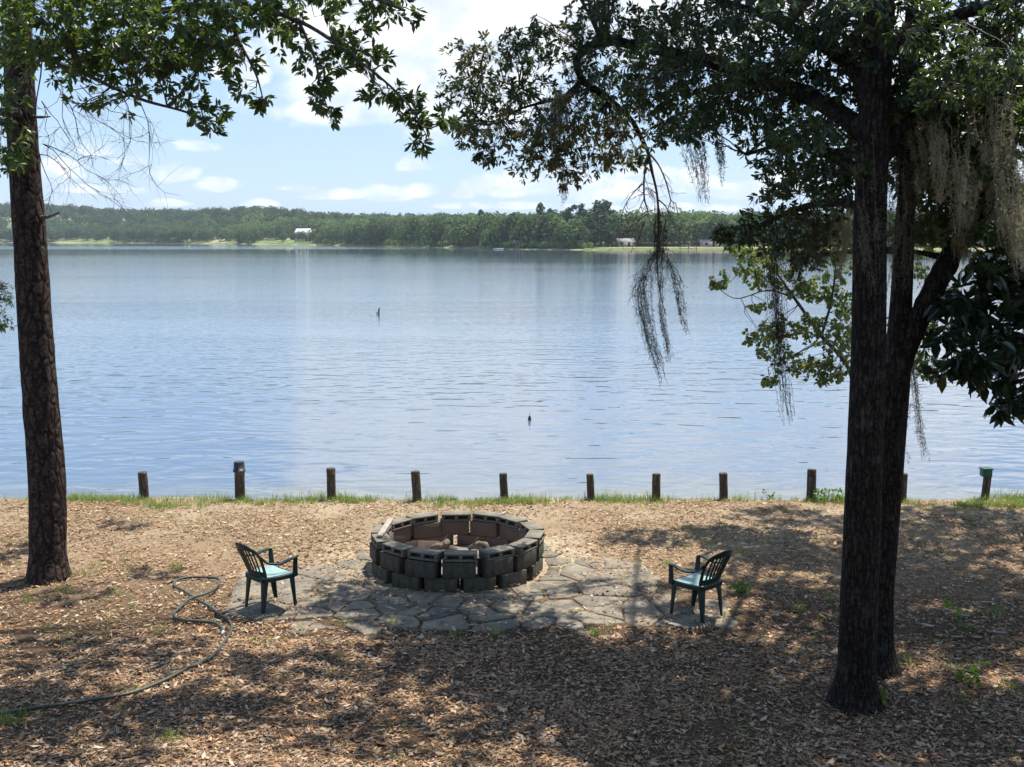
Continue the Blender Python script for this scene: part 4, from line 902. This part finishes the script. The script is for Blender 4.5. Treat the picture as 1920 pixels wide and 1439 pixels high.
REG = [(418,1156),(445,1086),(560,1068),(625,1052),(690,1040),(1020,1020),(1050,1048),(1215,1062),(1228,1110),(1330,1122),(1388,1168),(1370,1180),(1140,1172),(1000,1180),(850,1185),(700,1182),(570,1172)]
REGW = [Vector((G(a, b).x, G(a, b).y)) for a, b in REG]
def inside(p, poly):
    c = False
    for i in range(len(poly)):
        a, b = poly[i], poly[i-1]
        if (a.y > p.y) != (b.y > p.y) and p.x < (b.x-a.x)*(p.y-a.y)/(b.y-a.y)+a.x: c = not c
    return c
random.seed(12)
seeds = []
fixed = [(480,1140),(560,1090),(600,1130),(1140,1080),(1110,1130),(1200,1148),(1290,1165),(1200,1085)]
for a, b in fixed: seeds.append(Vector((G(a, b).x, G(a, b).y)))
tries = 0
while len(seeds) < 100 and tries < 6000:
    tries += 1
    p = Vector((random.uniform(-3.5, 2.7), random.uniform(11.2, 14.9)))
    if not inside(p, REGW): continue
    md = .28 if abs(p.x+.75) < 1.5 else .46
    if (p-Vector((PC.x, PC.y))).length < 1.12: continue
    if all((p-q).length < 9 and (p-q).length > md*(.7+.9*(noise.noise(Vector((p.x*2.3, p.y*2.3, 1)))+.5)) for q in seeds): seeds.append(p)
def shrink(poly, g):
    c = sum(poly, Vector((0, 0)))/len(poly); q = list(poly)
    for i in range(len(poly)):
        a, b = poly[i], poly[(i+1) % len(poly)]; e = b-a
        if e.length < 1e-5: continue
        nrm = Vector((e.y, -e.x)).normalized()
        if (c-a).dot(nrm) > 0: nrm = -nrm
        q = clip(q, a-nrm*g, nrm)
        if len(q) < 3: return []
    return q
ns_ = 0
for i, s in enumerate(seeds):
    poly = [s+Vector((dx, dy)) for dx, dy in ((-.6, -.6), (.6, -.6), (.6, .6), (-.6, .6))]
    for j, q in enumerate(seeds):
        if i != j:
            d = (q-s); poly = clip(poly, (s+q)/2, d.normalized())
            if len(poly) < 3: break
    if len(poly) < 3: continue
    poly = shrink(poly, random.uniform(.006, .03))
    if len(poly) < 3: continue
    # keep clear of the pit and inside the paved area
    c = sum(poly, Vector((0, 0)))/len(poly)
    dv = (c-PC.xy).normalized(); poly = clip(poly, PC.xy+dv*1.16, -dv)
    if len(poly) < 3: continue
    c = sum(poly, Vector((0, 0)))/len(poly)
    ar = abs(sum(poly[k].x*poly[(k+1) % len(poly)].y-poly[(k+1) % len(poly)].x*poly[k].y for k in range(len(poly))))/2
    if ar < .012: continue
    fine = []
    for k in range(len(poly)):
        a, b = poly[k], poly[(k+1) % len(poly)]; n_s = max(1, int((b-a).length/.07))
        for u in range(n_s):
            p = a+(b-a)*u/n_s; p = p+Vector((noise.noise(Vector((p.x*7, p.y*7, i))), noise.noise(Vector((p.x*7, p.y*7, i+50)))))*.022; fine.append(p)
    for k, p in enumerate(fine):
        t_ = 1.0
        while t_ > .2 and not inside(c+(p-c)*t_, REGW): t_ -= .05
        fine[k] = c+(p-c)*t_
    zc = gz(c.x, c.y)+.014+random.uniform(-.008, .008); tx, ty = random.uniform(-.012, .012), random.uniform(-.012, .012)
    topz = lambda p: zc+(p.x-c.x)*tx+(p.y-c.y)*ty
    m = MB(); inn = [c+(p-c)*.965 for p in fine]
    n = len(fine); V = [(p.x-c.x, p.y-c.y, -.06) for p in fine]+[(p.x-c.x, p.y-c.y, topz(p)-.009) for p in fine]+[(p.x-c.x, p.y-c.y, topz(p)) for p in inn]+[(0, 0, zc)]
    F = [(k, (k+1) % n, n+(k+1) % n, n+k) for k in range(n)]+[(n+k, n+(k+1) % n, 2*n+(k+1) % n, 2*n+k) for k in range(n)]+[(2*n+k, 2*n+(k+1) % n, 3*n, 3*n) for k in range(n)]
    m.add(V, F); o = m.build('flagstone', STONE, loc=(c.x, c.y, 0)); ns_ += 1
    if c.x < -2.2: lab = 'large grey flagstone under or beside the left chair'
    elif c.x > 1.0: lab = 'large grey flagstone between the fire pit and right chair'
    elif c.y > 12.9: lab = 'small flagstone tucked beside the fire pit wall'
    elif c.x < -.75: lab = 'small worn flagstone in front of the left half of the fire pit'
    else: lab = 'small worn flagstone in front of the right half of the fire pit'
    tag(o, lab, 'flagstone', 'flagstones round the fire pit')

# ------------------------------------------------------------------ plastic chairs
def m_plastic(name, fade, dirt):
    t = mat(name); n = t.noise(t.obj, 9, 6, .65); n2 = t.noise(t.mapping(t.obj, scale=(30, 4, 4)), 1, 4, .6)
    c = t.mix(t.sstep(n, .35, .7), fade, tuple(x*.75 for x in fade)); c = t.mix(t.m('MULTIPLY', t.sstep(n2, .55, .75), dirt), c, (.3,.3,.24))
    t.l.new(c, t.b.inputs['Base Color']); t.b.inputs['Roughness'].default_value = .42; t.b.inputs['Specular IOR Level'].default_value = .45
    tr = t.new('ShaderNodeBsdfTranslucent'); t.l.new(c, tr.inputs[0]); ms = t.new('ShaderNodeMixShader'); ms.inputs[0].default_value = .12
    t.l.new(t.b.outputs[0], ms.inputs[1]); t.l.new(tr.outputs[0], ms.inputs[2]); t.l.new(ms.outputs[0], t.out.inputs[0])
    return t.mat
PLAST = m_plastic('green_chair_plastic', (.008,.036,.032), .12); PSEAT = m_plastic('faded_seat_plastic', (.33,.48,.46), .5)
def ribbon(mb, path, side, wid, thk, k=6):
    """flat bar swept along path; side = direction of its width"""
    path = catmull(path, k); wid = lerp_list(wid, len(path)); side = [Vector(s) for s in side]; n = len(path)
    sd_ = [side[0].lerp(side[-1], i/(n-1)).normalized() if len(side) == 2 else side[0] for i in range(n)]
    V = []
    for i, p in enumerate(path):
        d = (path[min(i+1, n-1)]-path[max(i-1, 0)]).normalized(); s = (sd_[i]-d*sd_[i].dot(d)).normalized(); u = d.cross(s)
        for a, b in ((-1, -1), (1, -1), (1, 1), (-1, 1)): V.append(p+s*a*wid[i]/2+u*b*thk/2)
    F = [(i*4+k_, i*4+(k_+1) % 4, (i+1)*4+(k_+1) % 4, (i+1)*4+k_) for i in range(n-1) for k_ in range(4)]
    F += [(3, 2, 1, 0), ((n-1)*4, (n-1)*4+1, (n-1)*4+2, (n-1)*4+3)]
    mb.add(V, F)
def chair(label, loc, rz):
    """x forward, feet on z=0"""
    root = thing('garden_chair', label, 'chair', loc, rz, 'green plastic chairs by the fire pit')
    def part(name, m, mt=PLAST, bv=.004):
        o = m.build(name, mt, loc=(0, 0, 0)); o.parent = root
        if bv: bevel(o, bv)
        return o
    sh_ = .44
    # seat: dished panel with rolled front
    m = MB(); nx_, ny_ = 12, 10; V = []
    for i in range(nx_+1):
        u = i/nx_; x = -.2+.42*u; hw = .185+.045*math.sin(min(1, u*1.2)*math.pi/2)
        for j in range(ny_+1):
            v = j/ny_*2-1; z = sh_-.028*(1-v*v)*math.sin(u*math.pi*.9)+.008*u-(.03*max(0, (u-.9)/.1)**2)
            V.append((x, v*hw, z))
    k_ = len(V); V += [(x, y*.995, z-.014) for x, y, z in V]
    F = []; w_ = ny_+1
    for i in range(nx_):
        for j in range(ny_):
            F.append((i*w_+j, (i+1)*w_+j, (i+1)*w_+j+1, i*w_+j+1)); F.append((k_+i*w_+j+1, k_+(i+1)*w_+j+1, k_+(i+1)*w_+j, k_+i*w_+j))
    for i in range(nx_):
        for j in (0, ny_): F.append((i*w_+j, (i+1)*w_+j, k_+(i+1)*w_+j, k_+i*w_+j))
    for j in range(ny_):
        for i in (0, nx_): F.append((i*w_+j, i*w_+j+1, k_+i*w_+j+1, k_+i*w_+j))
    m.add(V, F); o = m.build('seat', PSEAT, smooth=True, loc=(0, 0, 0)); o.parent = root
    # apron under the seat
    m = MB()
    for s in (-1, 1): ribbon(m, [(-.19, s*.188, sh_-.035), (0, s*.222, sh_-.035), (.2, s*.232, sh_-.035)], [(0, 0, 1)], [.055, .05, .055], .012)
    ribbon(m, [(.215, -.225, sh_-.04), (.225, 0, sh_-.045), (.215, .225, sh_-.04)], [(0, 0, 1)], [.06, .05, .06], .012)
    ribbon(m, [(-.205, -.18, sh_-.03), (-.215, 0, sh_-.03), (-.205, .18, sh_-.03)], [(0, 0, 1)], [.06, .06, .06], .012)
    part('seat_apron', m, bv=.003)
    # backrest: arched frame and slats, leaning back
    def bk(v, z): # v across -1..1, z height above the seat
        t_ = z/.45; return Vector((-.2-.13*t_-.05*t_*t_+.045*v*v, v*(.19+.045*math.sin(min(1, t_*1.3)*math.pi/2)), sh_-.01+z))
    m = MB()
    arch = [bk(-1, .0), bk(-1, .1), bk(-1.0, .22), bk(-.98, .3), bk(-.85, .385), bk(-.5, .435), bk(0, .45), bk(.5, .435), bk(.85, .385), bk(.98, .3), bk(1.0, .22), bk(1, .1), bk(1, 0)]
    pa_ = catmull(arch, 5); V = []; n = len(pa_)
    for i, p in enumerate(pa_):
        d = (pa_[min(i+1, n-1)]-pa_[max(i-1, 0)]).normalized(); nrm = Vector((1, 0, .3)).normalized(); s = d.cross(nrm).normalized(); wd_ = .05+.035*max(0, (p.z-sh_-.3)/.14)
        for a, b in ((0, -1), (1, -1), (1, 1), (0, 1)): V.append(p+s*(-a*wd_)*1.0+nrm*b*.008)
    cpt = Vector((-.3, 0, sh_+.2))
    # make the frame grow inwards
    if (V[1]-cpt).length > (V[0]-cpt).length:
        V = []
        for i, p in enumerate(pa_):
            d = (pa_[min(i+1, n-1)]-pa_[max(i-1, 0)]).normalized(); nrm = Vector((1, 0, .3)).normalized(); s = d.cross(nrm).normalized(); wd_ = .05+.035*max(0, (p.z-sh_-.3)/.14)
            for a, b in ((0, -1), (1, -1), (1, 1), (0, 1)): V.append(p+s*(a*wd_)+nrm*b*.008)
    m.add(V, [(i*4+k2, i*4+(k2+1) % 4, (i+1)*4+(k2+1) % 4, (i+1)*4+k2) for i in range(n-1) for k2 in range(4)]+[(3, 2, 1, 0), ((n-1)*4, (n-1)*4+1, (n-1)*4+2, (n-1)*4+3)])
    ribbon(m, [bk(-.95, .03), bk(-.5, .03), bk(0, .03), bk(.5, .03), bk(.95, .03)], [(0, 0, 1)], [.09]*5, .012)
    for v in (-.62, -.37, -.125, .125, .37, .62):
        zt = .4-.11*v*v; ribbon(m, [bk(v, .04), bk(v, .15), bk(v, .27), bk(v, zt)], [(0, 1, 0)], [.028, .03, .03, .028], .01)
    part('backrest', m, bv=.003)
    for s in (-1, 1):
        m = MB()
        ribbon(m, [bk(s*.99, .3), bk(s*1.02, .23)+Vector((.04, s*.012, -.015)), Vector((-.12, s*.262, sh_+.18)), Vector((-.02, s*.272, sh_+.165)), Vector((.1, s*.272, sh_+.19)), Vector((.185, s*.266, sh_+.2)), Vector((.212, s*.26, sh_+.185))], [(0, 1, 0)], [.03, .045, .05, .052, .055, .05, .045], .02)
        ribbon(m, [Vector((.2, s*.258, sh_+.19)), Vector((.2, s*.248, sh_+.08)), Vector((.205, s*.24, sh_-.05))], [(1, 0, 0)], [.05, .058, .065], .022)
        part('armrest', m, bv=.004)
    for fx, fy, tx, ty in ((.215, .215, .195, .235), (.215, -.215, .195, -.235), (-.205, .19, -.19, .18), (-.205, -.19, -.19, -.18)):
        m = MB(); sx, sy = (1 if fx > 0 else -1), (1 if fy > 0 else -1)
        fx2, fy2 = fx+sx*.02, fy+sy*.0
        a0 = Vector((tx, ty, sh_-.01)); b0 = Vector((fx2, fy2, 0)); w0, w1, th_ = .07, .034, .012
        def sec(c, w): # L-shaped section, corner outwards
            return [c, c+Vector((-sx*w, 0, 0)), c+Vector((-sx*w, -sy*th_, 0)), c+Vector((-sx*th_, -sy*th_, 0)), c+Vector((-sx*th_, -sy*w, 0)), c+Vector((0, -sy*w, 0))]
        secs = [sec(a0.lerp(b0, t_), w0+(w1-w0)*t_) for t_ in (0, .35, .7, 1)]
        V = [p for s_ in secs for p in s_]; F = [(i*6+k2, i*6+(k2+1) % 6, (i+1)*6+(k2+1) % 6, (i+1)*6+k2) for i in range(3) for k2 in range(6)]
        F += [(18, 19, 20, 21), (18, 21, 22, 23), (3, 2, 1, 0), (5, 4, 3, 0)]
        m.add(V, F); part('leg', m, bv=.002)
    root.scale = (.96, .96, .92)
    return root
cz = .032
chair('faded green plastic armchair left of the fire pit with sunlit seat', Vector((-2.765, 12.36, cz)), rad(46))
chair('dark green plastic armchair right of the fire pit in dappled shade', Vector((2.07, 12.07, cz)), rad(133))

# ------------------------------------------------------------------ garden hose
HOSE = simple('hose_rubber', (.06,.068,.052), .5, .3, 30, .001, .4)
hp = [(-60,1352),(0,1344),(70,1335),(150,1322),(240,1306),(300,1285),(350,1262),(395,1240),(420,1212),(434,1188),(431,1172),(412,1158),(392,1144),(370,1131),(345,1115),(328,1104),(332,1094),(355,1088),(392,1088),(412,1096),(404,1113),(384,1124),(358,1133),(336,1148),(326,1160),(338,1169),(372,1171),(402,1175),(416,1184),(418,1192)]
hw = []
for k, (a, b) in enumerate(hp):
    q = G(a, b); q.z = gz(q.x, q.y)+.034+(.02 if 19 <= k <= 22 else 0); hw.append(q)
hose = thing('garden_hose', 'dull green garden hose looping across leaf litter towards the left chair', 'hose', hw[15])
m = MB(); q = catmull(hw, 8); m.tube(q, .016, 10); m.build('hose_tube', HOSE, hose, smooth=True)
m = MB(); e0 = hw[-1]; m.tube([e0+Vector((0, .02, 0)), e0+Vector((.004, -.03, 0)), e0+Vector((.004, -.03, 0)), e0+Vector((.006, -.06, 0))], [.018, .018, .013, .013], 12); m.build('hose_coupling', simple('grey_metal', (.4,.42,.45), .35, .1, 30, 0, .6), hose)

# ------------------------------------------------------------------ litter, grass, sticks, weeds
def in_patio(p):
    return inside(Vector((p[0], p[1])), REGW)
def zg(pts): return np.array([gz(x, y) for x, y in pts])
def scatter_litter(n, x0, x1, y0, y1, size, seed, needles=.45):
    r = np.random.default_rng(seed); p = np.stack([r.uniform(x0, x1, n), r.uniform(y0, y1, n)], axis=1)
    dens = np.array([noise.noise(Vector((a*.9, b*.9, 5)))*.6+noise.noise(Vector((a*3, b*3, 6)))*.4 for a, b in p])
    keep = r.uniform(-.78, .42, n) < dens*1.5
    rp = np.hypot(p[:, 0]-PC.x, p[:, 1]-PC.y); keep &= rp > 1.11
    pat = np.array([in_patio(a) for a in p]); keep &= ~pat | (r.uniform(0, 1, n) < .3)
    keep &= (p[:, 1] < 14.4) | (r.uniform(0, 1, n) < np.clip(1.25-(p[:, 1]-14.4)*.2, .65, 1))
    p = p[keep]; pat = pat[keep]; n = len(p); z = zg(p)+np.where(pat, .034, .006)+r.uniform(0, .022, n)
    base = np.column_stack([p, z]); a = r.uniform(0, 2*math.pi, n); d = np.column_stack([np.cos(a), np.sin(a), r.normal(size=n)*.22])
    nrm = np.column_stack([r.normal(size=n)*.35, r.normal(size=n)*.35, np.ones(n)])
    ned = r.uniform(0, 1, n) < needles
    sz_ = size*np.clip(np.exp(r.normal(size=n)*.38-.12), .35, 2.2); L = np.where(ned, size*1.9*r.uniform(.6, 1.3, n), sz_); W = np.where(ned, size*.1, sz_*.4)*r.uniform(.6, 1.4, n)
    leaves(mbL, base, d, nrm, L, W, .3*r.normal(), .1, .55)
mbL = MB()
scatter_litter(135000, -5.8, 6.0, 7.8, 11.4, .053, 1)
scatter_litter(185000, -9, 9.2, 11.2, 17.7, .05, 2)
scatter_litter(22000, 6, 15, 3.0, 17.7, .07, 3)
scatter_litter(22000, -15, -5.8, 3.0, 17.7, .07, 4)
scatter_litter(12000, -6, 6, 3.0, 7.9, .07, 5)
tag(mbL.build('leaf_litter', LITTER), 'brown fallen oak leaves and pine needles covering the bank', 'leaf litter', None, 'stuff')

def blades(mb, pos, hgt, r, wid=.006, lean=.5):
    n = len(pos); a = r.uniform(0, 6.283, n); d = np.column_stack([np.cos(a)*lean*r.uniform(.2, 1, n), np.sin(a)*lean*r.uniform(.2, 1, n), np.ones(n)])
    d /= np.linalg.norm(d, axis=1, keepdims=True); s = np.column_stack([-np.sin(a), np.cos(a), np.zeros(n)])*wid*.5
    h = hgt[:, None]; m1 = pos+d*h*.55; tip = pos+d*h; tip[:, :2] += d[:, :2]*h*.5; tip[:, 2] -= h[:, 0]*.1
    V = np.stack([pos-s, pos+s, m1+s*.8, m1-s*.8, tip+s*.12, tip-s*.12], axis=1).reshape(-1, 3); k = np.arange(n)[:, None]*6
    mb.add(V, np.concatenate([k+np.array([0, 1, 2, 3]), k+np.array([3, 2, 4, 5])]))
r = np.random.default_rng(77); mb = MB(); pos = []; hh = []
def tuft(x, y, n, rad_, h):
    for _ in range(n):
        a, q = r.uniform(0, 6.283), rad_*r.uniform(0, 1)**.5; xx, yy = x+q*math.cos(a), min(y+q*math.sin(a), shore_y(x)-.0)
        if math.hypot(xx-PC.x, yy-PC.y) < 1.12: continue
        pos.append((xx, yy, gz(xx, yy)-.004)); hh.append(h*r.uniform(.5, 1.25))
for i in range(1500):      # fringe at the water
    x = r.uniform(-10, 10); f = noise.noise(Vector((x*.8, 0, 4)))
    if f < r.uniform(-.45, .3): continue
    tuft(x, SHORE-abs(r.normal())*.16, r.integers(6, 16), .09, (.085 if r.uniform() < .75 else .17)*(1+.5*f))
for x, y, n in ((-.2, 17.5, 60), (.25, 17.5, 50), (-1.0, 17.3, 20), (-2.6, 17.6, 30), (-4.2, 17.5, 40), (-5.5, 17.3, 50), (-6.2, 17.5, 40), (6.0, 17.6, 50), (7.2, 17.3, 60), (8.0, 17.3, 60), (5.0, 17.6, 30)):
    for _ in range(n): tuft(x+r.normal()*.3, min(y+r.normal()*.1, SHORE-.02), 10, .07, .11)
for i in range(3800):     # thin patches over the bank
    x, y = r.uniform(-9, 9), r.uniform(8, 17.5); f = noise.noise(Vector((x*.75, y*.75, 14)))+.5*noise.noise(Vector((x*2.4, y*2.4, 8)))
    thr = .3-.3*(y > 15)-.1*(x < -2.2)
    if f < thr or in_patio((x, y)) and r.uniform() < .85: continue
    tuft(x, y, r.integers(3, 10), .07, r.uniform(.03, .1))
for px, py in ((15,1365),(30,1350),(250,1300),(205,1120),(155,1080),(300,1190),(330,1065),(1350,1165),(1500,1145),(1700,1240),(1790,1260),(1860,1150),(320,1390),(1390,1040),(1560,1130),(120,1110),(60,1130),(640,1170),(720,1175),(940,1190),(1110,1190),(860,1195),(500,1210),(1900,1290),(1830,1330)):
    g = G(px, py)
    for _ in range(5): tuft(g.x+r.normal()*.07, g.y+r.normal()*.06, 9, .05, r.uniform(.06, .16))
pos = np.array(pos); blades(mb, pos, np.array(hh), r, .0065, .55)
tag(mb.build('grass', GRASS), 'sparse pale green grass along the bank and in patches', 'grass', None, 'stuff')

def weed(px, py, n, L, label, hgt=.12):
    g = G(px, py); rr = np.random.default_rng(px); root = thing('weed_plant', label, 'weed', g)
    lm, tm = MB(), MB(); P0 = []; D0 = []
    for k in range(n):
        t_ = Vector((rr.normal()*hgt*.7, rr.normal()*hgt*.7, hgt*rr.uniform(.5, 1.2))); tm.tube([(0, 0, -.01), t_*.5+Vector((0, 0, .02)), t_], [.004, .003, .002], 4); P0.append(t_); D0.append((t_.x, t_.y, t_.z+.05))
    rosettes(lm, np.array(P0), np.array(D0), 5, L, .5, rr, spread=(.6, 1.4)); 
    o = lm.build('leaves', WEED, loc=(0, 0, 0)); o.parent = root; o = tm.build('stems', WEED, loc=(0, 0, 0)); o.parent = root
weed(1654, 1318, 3, .075, 'bright broad leaved seedling at the right foot of the thick oak', .08)
weed(1815, 1288, 9, .06, 'sunlit low weed right of the forked trunk base', .14)
weed(1390, 1115, 12, .055, 'low green weed behind the right chair', .1)
weed(1545, 942, 14, .06, 'leafy weed by the tar dark post left of the oak', .16)
weed(1440, 940, 6, .05, 'small dark weed alone at the water edge', .12)
weed(1797, 1180, 4, .09, 'upright dark weed in the shade at far right', .2)
weed(1570, 942, 10, .06, 'leafy weed clump touching the left side of the oak at the bank', .14)
def stick(label, pts, r0, m_=PALEW, cat='stick', name='fallen_stick', h=.02):
    q = [G(a, b) for a, b in pts]
    for v in q: v.z = gz(v.x, v.y)+h
    mb = MB(); c = catmull(q, 5); mb.tube(c, list(np.linspace(r0, r0*.5, len(c))), 7, True, .3); tag(mb.build(name, m_), label, cat)
stick('pale straight stick lying in the bottom right sun patch', [(1630,1408),(1675,1396),(1710,1386)], .006)
stick('curved forked twig right of the thick oak foot', [(1710,1328),(1722,1330),(1740,1332),(1760,1336)], .007, BARK_DEAD)
stick('bent pale twig arching near the right edge', [(1872,1370),(1886,1355),(1900,1352),(1925,1362)], .006)
stick('short thin stick left of the thick oak trunk', [(1522,1216),(1545,1215)], .007)
stick('curled thin root beside the hose in the shade', [(228,1350),(232,1362),(240,1372)], .005, BARK_DEAD)
stick('dark twig lying below the hose bend', [(325,1298),(345,1292),(372,1288)], .006, BARK_DEAD)
def chip(label, px, py, L, W, rz):
    g = G(px, py); g.z = gz(g.x, g.y)+.025; m = MB(); n = 8
    a = [Vector((L/2*math.cos(t)*(1+.2*math.sin(3*t)), W/2*math.sin(t), 0)) for t in [2*math.pi*k/n for k in range(n)]]
    m.poly([p+Vector((0, 0, -.008)) for p in a], [p+Vector((0, 0, .006+.01*p.x)) for p in a]); o = m.build('bark_chip', PALEW, loc=g); o.rotation_euler = (.05, .06, rz); tag(o, label, 'bark chip', 'pale bark chips in the shade')
for a in (('widest pale bark chip nearest the forked trunk on the right',1738,1180,.13,.05,-.6),('long pale bark chip at the right, beyond the weed',1870,1193,.2,.03,-.15),('thin pale bark chip in the row right of the forked trunk',1795,1200,.14,.025,.05),('small curled bark chip in the middle of the chip row',1832,1202,.11,.035,.1),('upper pale bark chip nearest the shaded bank grass',1850,1132,.18,.025,.1),('narrow bark chip just above the wide one',1805,1160,.16,.03,-.2),('short bark chip lowest of the pale group',1795,1238,.08,.035,.3)): chip(*a)

# ------------------------------------------------------------------ air between here and the far hills
hm = bpy.data.materials.new('haze'); hm.use_nodes = True; h_ = NT(hm.node_tree); h_.n.clear()
pv = h_.new('ShaderNodeVolumePrincipled'); pv.inputs['Color'].default_value = (.78, .88, 1, 1); pv.inputs['Density'].default_value = .00012; pv.inputs['Anisotropy'].default_value = .2
h_.l.new(pv.outputs[0], h_.new('ShaderNodeOutputMaterial').inputs['Volume'])
mb = MB(); mb.box((0, 1000, 52), (6400, 2700, 124)); tag(mb.build('haze', hm), 'thin bluish summer haze over the lake', 'haze', None, 'stuff')
